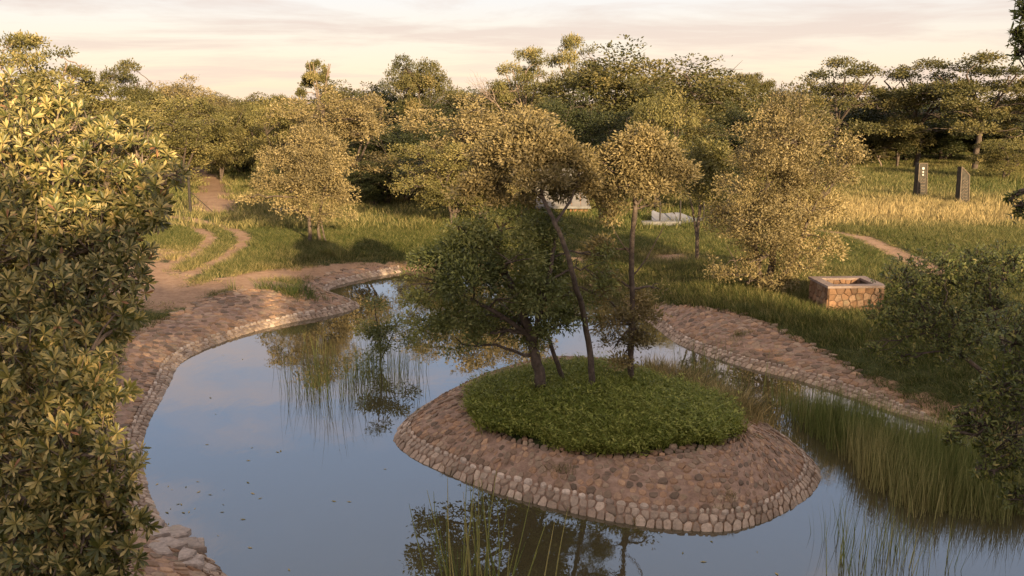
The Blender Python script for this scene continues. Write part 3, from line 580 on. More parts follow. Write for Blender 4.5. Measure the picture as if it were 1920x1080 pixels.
# slim tree in front of the draped cloth
b = gbase(1308, 492); D = b[1]
own_tree('slim_tree', 'slim dark-stemmed tree between the island trees and the silvery bush', 33, D, b,
    [([(1308, 496, 0), (1306, 440, 0), (1312, 390, .1), (1322, 330, 0)], .09, .05), ([(1306, 440, 0), (1300, 400, 0), (1290, 350, .2)], .05, .03)],
    [(1290, 300, 0, 40, .7), (1330, 290, .3, 38, .7), (1345, 335, 0, 32, .8), (1280, 345, 0, 30, .7), (1310, 330, -.6, 38, .8), (1320, 370, -.2, 30, .7), (1265, 310, .2, 28, .7), (1355, 300, 0, 24, .7)],
    'leaf_olive', 'bark', 800, 13, .13, .055, .11)
# island trees
b = gbase(1016, 742, .75); D = b[1]
own_tree('island_tree', 'dense dark low-branching tree on the island, leaning over the water', 41, D, b,
    [([(1020, 750, 0), (1010, 700, 0), (998, 650, 0), (985, 590, 0), (950, 520, 0), (930, 470, .2)], .15, .06), ([(998, 655, 0), (1010, 590, -.2), (1030, 520, -.3), (1040, 460, 0)], .075, .035), ([(992, 630, 0), (940, 590, -.4), (880, 560, -.3), (830, 530, 0)], .06, .03)],
    [(940, 430, 0, 50, .8), (990, 440, .2, 46, .8), (890, 465, .2, 54, .75), (840, 485, 0, 46, .7), (800, 490, .2, 30, .7), (960, 490, -.7, 58, .8), (1010, 480, .3, 40, .8), (1120, 540, .6, 34, .9), (880, 530, -.6, 60, .8), (815, 550, 0, 44, .8), (780, 560, 0, 22, .7), (940, 560, -.8, 58, .8), (1010, 560, -.5, 52, .8), (1085, 555, .5, 34, .8), (860, 600, -.2, 46, .7), (920, 625, -.4, 42, .6), (980, 620, .4, 40, .7), (1040, 615, -.3, 36, .7), (1080, 590, .2, 34, .8), (900, 500, 1, 70, .8), (1000, 520, 1.1, 66, .9), (940, 590, 1, 60, .7), (810, 620, .2, 34, .7), (860, 645, .1, 36, .6), (745, 545, .2, 14, .8), (850, 425, .3, 20, .8), (965, 398, .2, 20, .8), (770, 600, .3, 18, .7), (905, 410, .1, 28, .7), (1100, 500, .3, 36, .9), (1140, 480, .4, 26, .9), (770, 520, .3, 20, .8), (1030, 430, .3, 36, .8)],
    'leaf_island', 'bark', 4000, 14, .095, .038, .085, rb=.045, twigs=4)
b = gbase(1060, 727, .8); D = b[1]
own_tree('island_tree', 'thin second stem on the island leaning between the dense tree and the tall bent one', 42, D, b,
    [([(1062, 732, 0), (1052, 700, 0), (1035, 655, -.1), (1020, 610, 0), (1012, 550, 0)], .07, .03)],
    [(1010, 530, -.2, 34, .8), (1035, 500, 0, 30, .8), (985, 560, -.1, 28, .8), (1050, 590, -.4, 24, .8), (1000, 640, -.3, 20, .8)],
    'leaf_island', 'bark', 420, 12, .09, .038, .085)
b = gbase(1108, 738, .8); D = b[1]
own_tree('island_tree', 'tall bent tree on the island with a dark curved trunk and sunlit crown', 43, D, b,
    [([(1108, 742, 0), (1110, 690, 0), (1100, 610, 0), (1078, 530, -.7), (1055, 450, -.9), (1032, 400, -.8), (1008, 358, -.5), (960, 340, -.1), (920, 335, .1)], .085, .022), ([(1014, 368, -.6), (1022, 330, -.3), (1030, 280, .2)], .055, .02), ([(1040, 420, -.8), (1075, 370, -.4), (1085, 320, 0)], .035, .02)],
    [(950, 325, .2, 42, .6), (900, 345, .2, 34, .6), (865, 365, .2, 22, .6), (985, 295, -.2, 44, .7), (1025, 280, -.1, 38, .7), (1062, 300, -.2, 38, .7), (1088, 335, -.1, 30, .7), (1000, 255, .1, 34, .6), (950, 265, .2, 32, .6), (1040, 335, -.7, 26, .6), (990, 340, -.8, 26, .5), (1062, 352, -.2, 22, .6), (1098, 352, 0, 20, .7), (920, 290, .2, 30, .6), (870, 320, .4, 20, .7), (900, 275, .5, 18, .7), (975, 232, .3, 18, .8), (1050, 262, .2, 20, .8), (1098, 310, .2, 20, .8), (935, 372, .1, 18, .7), (985, 375, .1, 16, .7), (955, 290, .8, 34, .6), (1075, 280, .3, 24, .6), (920, 310, .9, 30, .6), (1058, 365, -.1, 22, .8)],
    'leaf_silver', 'bark', 2900, 14, .085, .036, .085, rb=.035)
b = gbase(1184, 726, .8); D = b[1]
own_tree('island_tree', 'straight slender tree on the island with a high sunlit crown and bare side twig', 44, D, b,
    [([(1184, 730, 0), (1182, 660, 0), (1188, 580, 0), (1182, 480, 0), (1190, 400, 0), (1194, 330, 0)], .08, .045), ([(1190, 388, 0), (1210, 365, 0), (1245, 345, .1)], .045, .02), ([(1184, 520, 0), (1210, 490, .1), (1228, 455, .1), (1245, 425, .2)], .022, .008), ([(1184, 480, 0), (1165, 455, 0), (1150, 430, 0)], .018, .007)],
    [(1145, 320, 0, 42, .7), (1190, 295, .2, 46, .7), (1240, 305, .1, 44, .7), (1275, 330, 0, 30, .7), (1115, 330, .2, 30, .7), (1100, 300, .3, 24, .7), (1160, 275, .2, 18, .8), (1255, 275, .3, 16, .8), (1290, 305, .2, 18, .7), (1120, 372, .1, 18, .8), (1150, 410, .1, 16, .9), (1225, 385, .1, 18, .7), (1270, 360, .2, 16, .8), (1200, 248, .2, 14, .9), (1135, 292, .3, 18, .8), (1180, 260, .1, 20, .9), (1225, 262, .1, 20, .9), (1130, 350, .1, 28, .7), (1175, 350, -.3, 36, .7), (1225, 350, -.2, 32, .6), (1200, 275, .3, 28, .6), (1150, 385, 0, 24, .8), (1215, 275, 0, 22, .6), (1250, 350, .3, 26, .7), (1165, 600, -.2, 22, 1), (1155, 645, -.2, 24, .8), (1200, 640, 0, 20, .9), (1215, 590, .1, 22, .9), (1140, 560, .1, 26, 1), (1125, 470, .1, 26, .9), (1140, 610, .1, 26, .9), (1230, 540, .2, 16, .9), (1165, 680, 0, 18, .7), (1200, 560, .2, 18, 1), (1140, 520, .2, 18, 1)],
    'leaf_silver', 'bark', 2800, 14, .082, .034, .085, rb=.035)
# sapling standing in the reeds
b = G(712, 700, -.2); D = b[1]
own_tree('water_sapling', 'pale green sapling arching over the reeds beside the island', 45, D, b,
    [([(712, 702, 0), (715, 650, 0), (705, 600, 0), (702, 560, 0)], .03, .01), ([(712, 680, 0), (735, 630, 0), (748, 600, 0)], .02, .008)],
    [(703, 575, 0, 16, 1), (690, 620, 0, 20, .9), (715, 625, -.2, 22, .9), (740, 610, 0, 20, .8), (700, 655, 0, 20, .7), (728, 650, .1, 20, .7), (765, 640, 0, 16, .6), (695, 680, 0, 16, .6)],
    'leaf_island', 'bark', 330, 11, .10, .03, .09)
# bare dead tree on the skyline
k = np.random.default_rng(5); D = 78; b = P(945, 330, D); b[2] = h1(b[0], D); mb = MB()
def fork(p, d, l, r, n):
    e = p+d*l; m = (p+e)/2+k.normal(0, .07*l, 3); mb.tube([p, m, e], [r, r*.8, r*.6], 5)
    if n > 0:
        for _ in range(3 if n > 1 else 2): fork(e if k.random() < .6 else m, unit(d+k.normal(0, .5, 3)+np.array([-.08, 0, .12])), l*k.uniform(.55, .85), r*.55, n-1)
top = P(925, 185, D)-b; st = P(950, 215, D)-b
mb.tube([(0, 0, -.2), (.1, 0, 4), st], [.16, .13, .1], 7); fork(st, unit(top-st), 1.6, .09, 4); fork(st, unit(np.array([-.7, 0, .7])), 1.7, .07, 4)
r = empty('bare_tree', b, 'leafless dead tree with thin pale twigs on the skyline', 'tree'); link('trunk', mb.mesh('trunk', M['bark_pale'], True), r)

# ------------------------------------------------------------------ near foliage with real leaves
def leaf_model(L_, W_, curl, seed, tint, shape='ob'):
    xs = np.array([0, .35, .72, 1.]); ws = np.array([.08, .55, 1., .0]) if shape == 'ob' else np.array([.1, .95, .75, 0])
    v = []; k = np.random.default_rng(seed)
    for x, w_ in zip(xs[:-1], ws[:-1]):
        z = -curl*x*x*L_; v += [(x*L_, -w_*W_/2, z+.12*w_*W_), (x*L_, 0, z), (x*L_, w_*W_/2, z+.12*w_*W_)]
    v.append((L_, 0, -curl*L_)); q_ = []; 
    for i in range(2): a = i*3; q_ += [(a, a+1, a+4, a+3), (a+1, a+2, a+5, a+4)]
    return np.array(v), np.array(q_), np.array([(6, 7, 9), (7, 8, 9)]), tint
def near_tree(name, label, cat, seed, trunks, puffs, lm, spec, nros, per, lsize, nparts, b, droop=0., rose=True, bark='bark_pale'):
    k = np.random.default_rng(seed); b = np.array(b, float); mb = MB()
    models = [leaf_model(lsize[0], lsize[1], c, i, t, spec) for i, (c, t) in enumerate([(.0, .2), (.12, .35), (.25, .5), (.35, .6), (.1, .75), (.2, .85), (.45, .45), (.3, .97)])]
    prob = np.array([.15, .2, .2, .15, .12, .1, .06, .02])
    Pf = [(P(a, c, D)-b, (r, r, r*.9)) for a, c, D, r in puffs]; T = [([np.array(p)-b for p in t[0]], t[1], t[2]) for t in trunks]
    wood(mb, k, T, Pf, 5, .04)
    vol = np.array([r[0]**2 for c, r in Pf]); cnt = (nros*vol/vol.sum()).astype(int)+1
    cc = CAM-b; MT, ID, TN = [], [], []
    for (c, r), n in zip(Pf, cnt):
        for _ in range(n):
            d = unit(k.normal(size=3)); f = k.uniform(.45, 1.05)
            if d@unit(cc-c) < -.35: f *= .8
            p = c+d*r[0]*f; axis_ = unit(d*.7+np.array([0, 0, .75])+k.normal(0, .3, 3)+np.array([.35, -.8, 0])); sz = k.uniform(.7, 1.25)
            u_ = unit(np.cross(axis_, [.3, .8, .1])); v_ = np.cross(axis_, u_); st = p-axis_*lsize[0]*1.1-d*.05; mb.tube([st, p], [.006, .004], 3)
            m = per+k.integers(-2, 3); base_t = k.integers(0, 8)
            for j in range(m):
                ph = j*2.399+k.normal(0, .15); el = .15+1.05*(j/m)**.8+k.normal(0, .12) if rose else k.normal(.5, .4)
                dr = (math.cos(ph)*u_+math.sin(ph)*v_)*math.cos(el)+axis_*math.sin(el); dr = unit(dr-np.array([0, 0, droop])); nn = unit(axis_-dr*(axis_@dr)+k.normal(0, .12, 3)); sd = unit(np.cross(nn, dr)); nn = np.cross(dr, sd)
                s = sz*k.uniform(.75, 1.1); off = 0 if rose else k.uniform(-1, 0)*lsize[0]*1.6
                Mx = np.eye(4); Mx[:3, 0] = dr*s; Mx[:3, 1] = sd*s; Mx[:3, 2] = nn*s; Mx[:3, 3] = p+axis_*(off+(lsize[0]*.12*(j/m)))
                MT.append(Mx); ID.append(k.choice(8, p=prob)); TN.append(k.normal(0, .07))
    MT = np.array(MT); ID = np.array(ID); TN = np.array(TN)
    pos = MT[:, :3, 3]+b; rel = pos-CAM; dep = rel@FW; u = 960+rel@RT/dep*F_PX; v = 540-rel@UP/dep*F_PX
    ok = (u > 0) & (u < 1920) & (v > 0) & (v < 1080) & (dep > .5); # how large each blade shows
    face = np.abs(np.einsum('ij,ij->i', MT[:, :3, 2], unit(rel))); show = ok*face/dep*np.linalg.norm(MT[:, :3, 0], axis=1)
    # a leaf shows only when few others stand in front of it
    cell = (u//14).astype(int)*1000+(v//14).astype(int); nearest = {}
    for i in np.argsort(dep):
        if ok[i]: nearest.setdefault(int(cell[i]), i)
    cand = np.array(sorted(nearest.values(), key=lambda i: -show[i])[:nparts], int) if nparts else np.array([], int)
    root = empty(name, b, label, cat); link('trunk', mb.mesh('trunk', M[bark], True), root)
    shared = [make_mesh('leaf', m_[0], [m_[1], m_[2]], [M[lm]], attr=np.full(10, m_[3])) for m_ in models]
    for i in cand:
        o = link('leaf', shared[ID[i]], root); o.matrix_local = Matrix(MT[i].tolist())
    rest = np.ones(len(MT), bool); rest[cand] = False; Vs, Q, Tt, A = [], [], [], []; n = 0
    for t in range(8):
        sel = rest & (ID == t); m_ = models[t]; X4 = np.hstack([m_[0], np.ones((10, 1))]); vv = np.einsum('nij,kj->nki', MT[sel], X4)[..., :3]; c_ = sel.sum()
        Vs.append(vv.reshape(-1, 3)); o_ = (np.arange(c_)*10+n)[:, None, None]; Q.append((m_[1][None]+o_).reshape(-1, 4)); Tt.append((m_[2][None]+o_).reshape(-1, 3)); A.append(np.repeat(np.clip(m_[3]+TN[sel], 0, .95 if t < 7 else 1), 10)); n += c_*10
    link('leaves', make_mesh('leaves', np.vstack(Vs), [np.vstack(Q), np.vstack(Tt)], [M[lm]], attr=np.concatenate(A)), root, kind='stuff'); return root
bl = (-5.3, 8.2, h1(-5.3, 8.2))
near_tree('rosette_tree', 'big tree with rosettes of long leathery leaves filling the near shore', 'tree', 51,
    [([bl, (-5.2, 8.1, 3), (-4.7, 8.3, 4.6), (-4.6, 8.8, 6.2)], .2, .08), ([(-5.2, 8.1, 2.4), (-4.4, 7.2, 3.4), (-3.6, 6.6, 4.2)], .12, .05), ([(-4.8, 8.3, 4.6), (-4.1, 8.8, 5.6), (-3.5, 9, 6.1)], .07, .03)],
    [(20, 245, 9.6, .62), (110, 240, 9.8, .5), (195, 270, 9.6, .42), (260, 290, 9.4, .35), (30, 350, 8.8, .8), (150, 340, 8.8, .6), (240, 380, 8.8, .42), (300, 350, 8.6, .2), (335, 325, 8.4, .1), (60, 480, 8.2, .75), (170, 470, 8.2, .5), (230, 500, 8, .3), (50, 620, 7.5, .7), (150, 580, 7.6, .5), (225, 590, 7.6, .22), (20, 740, 6.8, .65), (110, 740, 6.8, .5), (180, 720, 6.9, .3), (60, 880, 6.4, .6), (150, 860, 6.4, .45), (220, 900, 6.4, .26), (60, 1020, 6.2, .6), (170, 1010, 6.2, .4), (240, 970, 6.2, .16), (-120, 500, 8, .9), (-120, 800, 7, .8), (290, 410, 8.4, .16), (120, 1110, 6, .5), (225, 1040, 6.1, .15)],
    'leaf_ros', 'ob', 2900, 15, (.097, .0235), 300, bl)
br = (8.2, 11.6, h1(8.2, 11.6))
near_tree('broadleaf_shrub', 'dark glossy shrub reaching out in front of the stone planter', 'shrub', 52,
    [([(9.2, 13.8, .2), (8.6, 13.9, 2.2), (7.9, 14, 3.4)], .09, .04), ([(8.8, 13.9, 1.8), (7.6, 13.9, 2.8), (6.8, 14, 3.4)], .05, .025)],
    [(1700, 530, 14.2, .50), (1760, 510, 14.4, .5), (1830, 520, 14.4, .5), (1660, 590, 14, .34), (1720, 610, 14, .5), (1800, 600, 14, .5), (1860, 580, 14.2, .45), (1640, 650, 13.9, .22), (1690, 670, 13.9, .24), (1780, 660, 13.9, .34), (1740, 560, 14.8, .6), (1840, 480, 14.6, .3), (1900, 500, 14.6, .5), (1830, 640, 13.8, .25)],
    'leaf_near', 'el', 1750, 8, (.068, .027), 200, (9.2, 13.8, h1(9.2, 13.8)), rose=False, bark='bark')
near_tree('broadleaf_shrub', 'dark shrub overhanging the reeds at the frame edge', 'shrub', 53,
    [([(7.6, 9.6, 1.), (7., 9.7, 2.8), (6.4, 9.9, 4)], .1, .04)],
    [(1900, 640, 9.6, .42), (1930, 720, 9.5, .5), (1870, 740, 9.5, .32), (1840, 800, 9.4, .28), (1790, 820, 9.3, .16), (1880, 830, 9.4, .36), (1940, 860, 9.3, .45), (1860, 880, 9.2, .2), (1810, 780, 9.4, .18), (1950, 600, 9.7, .35), (1910, 930, 9.2, .2)],
    'leaf_near', 'el', 850, 8, (.066, .024), 150, (7.6, 9.6, h1(7.6, 9.6)), rose=False, bark='bark')
near_tree('overhanging_branch', 'dark leafy branch tip hanging into the top corner of the sky', 'branch', 54,
    [([(6.6, 9.2, 1.), (6.6, 9.1, 5), (6.2, 9, 8.6), (5.75, 9, 8.6)], .16, .02)],
    [(1925, 15, 9, .14), (1912, 55, 9, .08), (1915, 95, 9, .09), (1935, 60, 9, .16), (1918, 385, 9.3, .12), (1905, 365, 9.3, .06)],
    'leaf_near', 'el', 120, 8, (.075, .02), 40, (6.6, 9.2, h1(6.6, 9.2)), rose=False, bark='bark', droop=.3)

# ------------------------------------------------------------------ grass, herbs and reeds
def blades(k, n, rad, hmin, hmax, width, lean, seg=3, spread=1.):
    a = k.uniform(0, 6.28, n); r_ = rad*np.sqrt(k.uniform(0, 1, n)); bx_, by_ = r_*np.cos(a), r_*np.sin(a); h = k.uniform(hmin, hmax, n)
    la = a+k.normal(0, .9, n); le = lean*k.uniform(.2, 1.2, n)*h; fa = k.uniform(0, 6.28, n); V, Qs = [], []
    ts = np.linspace(0, 1, seg+1)
    for t in ts:
        cx = bx_+np.cos(la)*le*t**1.8; cy = by_+np.sin(la)*le*t**1.8; cz = h*(t-.18*lean*t*t)-.03*(t == 0); wv = width*(1-t**1.5)*.5+.0006
        V.append(np.stack([cx-np.cos(fa)*wv, cy-np.sin(fa)*wv, cz], -1)); V.append(np.stack([cx+np.cos(fa)*wv, cy+np.sin(fa)*wv, cz], -1))
    m = 2*(seg+1); V = np.stack(V, 1).reshape(-1, 3); o = (np.arange(n)*m)[:, None]
    Q_ = np.concatenate([o+np.array([[2*i, 2*i+1, 2*i+3, 2*i+2]]) for i in range(seg)], 0)
    return V, Q_, np.repeat(k.uniform(0, 1, n), m)
def herb(k, n, rad, hmin, hmax):
    Vs, Qs, A = [], [], []; c = 0
    for i in range(n):
        a = k.uniform(0, 6.28); r_ = rad*math.sqrt(k.uniform()); h = k.uniform(hmin, hmax); b_ = np.array([r_*math.cos(a), r_*math.sin(a), 0]); tip = b_+np.array([math.cos(a)*h*.3, math.sin(a)*h*.3, h])+k.normal(0, .02, 3)
        for j in range(7):
            p = b_+(tip-b_)*(.35+.65*j/6); d = unit(k.normal(size=3)*np.array([1, 1, .4])+np.array([0, 0, .45])); s = unit(np.cross(d, [0, .2, 1.])); l = k.uniform(.05, .09); w_ = l*.3
            Vs.append([p, p+d*l*.5+s*w_*.5, p+d*l, p+d*l*.5-s*w_*.5]); Qs.append(np.arange(4)+c); c += 4; A += [k.uniform(0, 1)]*4
    return np.array(Vs).reshape(-1, 3), np.array(Qs), np.array(A)
def scatter(name, label, pts, rot, scl, dry, meshes, idx=None, cat=None):
    col = bpy.data.collections.new(name+'_models')
    for i, m in enumerate(meshes): col.objects.link(bpy.data.objects.new('%s_model_%02d' % (name, i), m))
    me = bpy.data.meshes.new(name); me.vertices.add(len(pts)); me.vertices.foreach_set('co', np.asarray(pts, np.float32).ravel())
    for an, ty, pr, ar in (('rot', 'FLOAT_VECTOR', 'vector', rot), ('scl', 'FLOAT_VECTOR', 'vector', scl), ('dry', 'FLOAT', 'value', dry)):
        a = me.attributes.new(an, ty, 'POINT'); a.data.foreach_set(pr, np.asarray(ar, np.float32).ravel())
    a = me.attributes.new('pick', 'INT', 'POINT'); a.data.foreach_set('value', (rng.integers(0, len(meshes), len(pts)) if idx is None else idx).astype(np.int32))
    o = link(name, me, kind='stuff', label=label)
    g = bpy.data.node_groups.new(name+'_scatter', 'GeometryNodeTree'); g.interface.new_socket('Geometry', in_out='INPUT', socket_type='NodeSocketGeometry'); g.interface.new_socket('Geometry', in_out='OUTPUT', socket_type='NodeSocketGeometry')
    gi = g.nodes.new('NodeGroupInput'); go = g.nodes.new('NodeGroupOutput'); iop = g.nodes.new('GeometryNodeInstanceOnPoints'); ci = g.nodes.new('GeometryNodeCollectionInfo')
    ci.inputs['Collection'].default_value = col; ci.inputs['Separate Children'].default_value = True; ci.inputs['Reset Children'].default_value = True
    def na(n_, ty): x_ = g.nodes.new('GeometryNodeInputNamedAttribute'); x_.data_type = ty; x_.inputs['Name'].default_value = n_; return x_.outputs['Attribute']
    g.links.new(gi.outputs[0], iop.inputs['Points']); g.links.new(ci.outputs[0], iop.inputs['Instance']); iop.inputs['Pick Instance'].default_value = True
    g.links.new(na('pick', 'INT'), iop.inputs['Instance Index']); g.links.new(na('rot', 'FLOAT_VECTOR'), iop.inputs['Rotation']); g.links.new(na('scl', 'FLOAT_VECTOR'), iop.inputs['Scale'])
    g.links.new(iop.outputs[0], go.inputs[0]); mod = o.modifiers.new('scatter', 'NODES'); mod.node_group = g; return o
def spread(n, u, v, zc=.8):
    """n spots thrown evenly over the ground between two distances inside the field of view"""
    y = np.sqrt(rng.uniform(v[0]**2, v[1]**2, n)); x = y*rng.uniform(u[0], u[1], n); return x, y
LBANK = np.vstack([LW, LT[::-1]]); RBANK = np.vstack([RW, RTp[::-1]])
def on_land(x, y): 
    m = ~inside(POND, x, y) & ~inside(LBANK, x, y) & ~inside(RBANK, x, y); return m
def lay(name, label, x, y, meshes, size, dry, tall=None):
    z = height(x, y); n = len(x); s = size*rng.uniform(.7, 1.3, n); sz = s*(tall if tall is not None else 1)
    return scatter(name, label, np.stack([x, y, z-.02], -1), np.stack([rng.normal(0, .08, n), rng.normal(0, .08, n), rng.uniform(0, 6.28, n)], -1), np.stack([s, s, sz], -1), dry, meshes)
def blade_mesh(nm, m, *a, **k_): v, q_, t = blades(*a, **k_); return make_mesh(nm, v, [q_], [M[m]], attr=t)
k = np.random.default_rng(3)
tufts = [blade_mesh('grass_tuft', 'grass', k, 46, .26, .14, .34, .011, .7) for _ in range(5)]
far_tufts = [blade_mesh('grass_tuft', 'grass', k, 40, .5, .2, .45, .026, .6, seg=2) for _ in range(5)]
herbs = []
for _ in range(5): v, q_, t = herb(k, 20, .2, .08, .28); herbs.append(make_mesh('herb', v, [q_], [M['herb']], attr=t))
herbs += [blade_mesh('herb', 'herb', k, 34, .18, .16, .38, .011, .8) for _ in range(4)]
# banks up to 45 m
x, y = spread(40000, (-.66, .66), (13, 46)); b_ = bare(x, y); m = on_land(x, y) & (rng.uniform(0, 1, len(x)) > b_*1.15) & ~((x < -3) & (y < 12)); x, y = x[m], y[m]
patch = fbm(x, y, .35, 9); dry = np.clip(.10+.12*patch+.55*b_[m]+rng.normal(0, .06, len(x)), 0, 1)
edge = np.exp(-((-sdf(POND, x, y)-3.4)/1.2)**2)*(x > 3)
lay('grass', 'green meadow grass on the banks round the pond', x, y, tufts, 1.0, dry, tall=np.clip(.75+.35*patch+.5*edge-.55*b_[m], .25, 1.6))
x, y = spread(30000, (-.66, .66), (44, 125)); b_ = bare(x, y); m = (rng.uniform(0, 1, len(x)) > b_*1.2); x, y, b_ = x[m], y[m], b_[m]
strip = np.exp(-((y-49-.1*x)/7.5)**2)*(x > 12); patch = fbm(x, y, .22, 10)  # strip: dry grass tops, with the sunlit band's gold put into the straw
dry = np.clip(.2+.15*patch+.62*strip+.3*b_+rng.normal(0, .08, len(x)), 0, 1)
lay('far_grass', 'tall meadow grass, straw-coloured before the stone pillars', x, y, far_tufts, 1.25, dry, tall=.85+.25*strip)
x = rng.uniform(IT[:, 0].min()-.3, IT[:, 0].max()+.3, 5200); y = rng.uniform(IT[:, 1].min()-.3, IT[:, 1].max()+.3, 5200); m = sdf(IT, x, y) > .10+.17*fbm(x, y, 2.6, 6); x, y = x[m], y[m]
lay('island_herbs', 'lush green herbs and grass capping the island', x, y, herbs, 1.15, np.clip(.02+.10*fbm(x, y, .9, 2)+.30*np.clip((x-3)/3, 0, 1)*np.clip((y-17)/3, 0, 1), 0, 1), tall=.85)
# tufts rooted in the paving
sp = [(786, 772, .35), (1058, 882, .4), (1365, 930, .4), (858, 845, .25), (1200, 940, .25), (1390, 630, .5), (1380, 780, .7), (1240, 720, .7), (1300, 745, .8), (1350, 770, .7), (1400, 790, .6), (1260, 712, 1.1), (1285, 722, 1.2), (1320, 740, 1.2), (1345, 752, 1.2), (1370, 768, 1.3), (1395, 780, 1.2), (1230, 700, 1.1), (1330, 735, 1.2)]
xs, ys, sz = [], [], []
for a, c, s in sp:
    p = gbase(a, c, .4)
    for _ in range(9): xs.append(p[0]+rng.normal(0, .12)); ys.append(p[1]+rng.normal(0, .12)); sz.append(s*1.1)
lay('paving_weeds', 'small grass tufts growing from joints of the stone paving', np.array(xs), np.array(ys), tufts, np.array(sz), np.clip(.25+.4*(np.array(sz) > .65)+rng.normal(0, .1, len(xs)), 0, 1), tall=1.2)
# clump on the spit
p = gbase(545, 550, .3); mb = []
kq = np.random.default_rng(8); vv, qq, tt = [], [], []; c0 = 0
for j in range(34):
    v, q_, t = blades(kq, 26, .2, .22, .6, .014, .8); v = v+np.array([kq.normal(0, .55), kq.normal(0, .28), 0]); vv.append(v); qq.append(q_+c0); tt.append(t); c0 += len(v)
v = np.vstack(vv); v[:, 2] += height(v[:, 0]+p[0], v[:, 1]+p[1])-p[2]
M['clump'] = foliage('clump blades', [(0, (.035, .06, .015)), (.6, (.09, .12, .03)), (1, (.28, .22, .09))], .3)
link('grass_clump', make_mesh('grass_clump', v, [np.vstack(qq)], [M['clump']], attr=np.concatenate(tt)), None, Vector(p), label='bushy clump of long grass growing on the stone spit', category='grass clump')
p = gbase(625, 480, .6); vv, qq, tt = [], [], []; c0 = 0
for j in range(14): v, q_, t = blades(kq, 22, .12, .3, .8, .014, .9); v = v+np.array([kq.normal(0, .35), kq.normal(0, .2), 0]); vv.append(v); qq.append(q_+c0); tt.append(t+.3); c0 += len(v)
link('grass_clump', make_mesh('grass_clump', np.vstack(vv), [np.vstack(qq)], [M['clump']], attr=np.clip(np.concatenate(tt), 0, 1)), None, Vector(p), label='straw-tipped grass clump at the foot of the silvery tree', category='grass clump')
# reeds standing in the water
reeds = [blade_mesh('reed', 'reed', k, 20, .26, .5, 1.35, .011, .14, seg=4) for _ in range(5)]
rp = chaikin(np.array([G(*p_)[:2] for p_ in [(1440, 752), (1490, 795), (1580, 840), (1640, 885), (1660, 930), (1740, 960), (1850, 985), (1960, 990), (2020, 900), (1880, 875), (1720, 835), (1600, 800), (1520, 765)]]), 2)
x = rng.uniform(rp[:, 0].min(), rp[:, 0].max(), 4200); y = rng.uniform(rp[:, 1].min(), rp[:, 1].max(), 4200); dd = sdf(rp, x, y); m = (dd > -.25) & (rng.uniform(0, 1, len(x)) < .22+dd*.55+.35*fbm(x, y, 1.4, 31)); x, y = x[m], y[m]
n = len(x); s = rng.uniform(.75, 1.15, n)
scatter('reeds', 'dense band of green reeds standing in the water by the stone slope', np.stack([x, y, np.full(n, -.25)], -1), np.stack([rng.normal(0, .07, n), rng.normal(0, .07, n), rng.uniform(0, 6.28, n)], -1), np.stack([s, s, s*.95], -1), np.clip(.15+.5*np.exp(-sdf(rp, x, y)/.5)*(y < 17)+rng.normal(0, .08, n), 0, 1), reeds)
thin = [blade_mesh('reed', 'reed', k, 7, .3, .7, 1.5, .012, .2, seg=4) for _ in range(5)]
x = []; y = []
for (u0, v0, su, sv, n) in [(650, 715, 60, 22, 60), (720, 700, 25, 18, 26), (590, 740, 30, 12, 12), (1290, 705, 40, 8, 16), (1640, 1040, 60, 30, 22), (1350, 730, 40, 12, 22)]:
    for _ in range(n): p = G(u0+rng.normal(0, su), v0+rng.normal(0, sv)); x.append(p[0]); y.append(p[1])
x, y = np.array(x), np.array(y); m = inside(POND, x, y) & ~inside(ISL, x, y); x, y = x[m], y[m]; n = len(x)
scatter('sparse_reeds', 'sparse thin reeds rising from the open water', np.stack([x, y, np.full(n, -.3)], -1), np.stack([rng.normal(0, .06, n), rng.normal(0, .06, n), rng.uniform(0, 6.28, n)], -1), np.ones((n, 3))*rng.uniform(.8, 1.1, (n, 1)), np.clip(rng.normal(.15, .1, n), 0, 1), thin)
# the near clump, blade by blade
M['reed_near'] = foliage('near reed blades', [(0, (.16, .20, .05)), (.6, (.34, .34, .10)), (1, (.52, .43, .18))], .3)
base = G(905, 1125, 0); root = empty('reed_clump', (base[0], base[1], -.3), 'clump of tall yellow-green reeds nearest the viewer in open water', 'reeds')
kr = np.random.default_rng(12)
for j in range(44):
    u0 = 905+kr.normal(0, 50); tipu = u0+kr.normal(0, 26)+(u0-905)*.35; tipv = kr.uniform(890, 1040) if j > 3 else kr.uniform(865, 930)
    bs = G(u0, 1110+kr.normal(0, 12)); D = bs[1]; tp = P(tipu, tipv, D+kr.normal(0, .1)); bs = np.array([bs[0], bs[1], -.25])
    md = (bs+tp)/2+np.array([kr.normal(0, .03), 0, .02]); pts = chaikin(np.array([bs, md, tp]), 2, False); mb = MB(); nP = len(pts)
    wv = .010*(1-np.linspace(0, 1, nP)**2)+.002; mb.tube(pts-np.array(root.location), wv, 3)
    link('blade', mb.mesh('blade', M['reed_near'], True, attr=np.full(nP*3, kr.uniform(0, 1))), root)

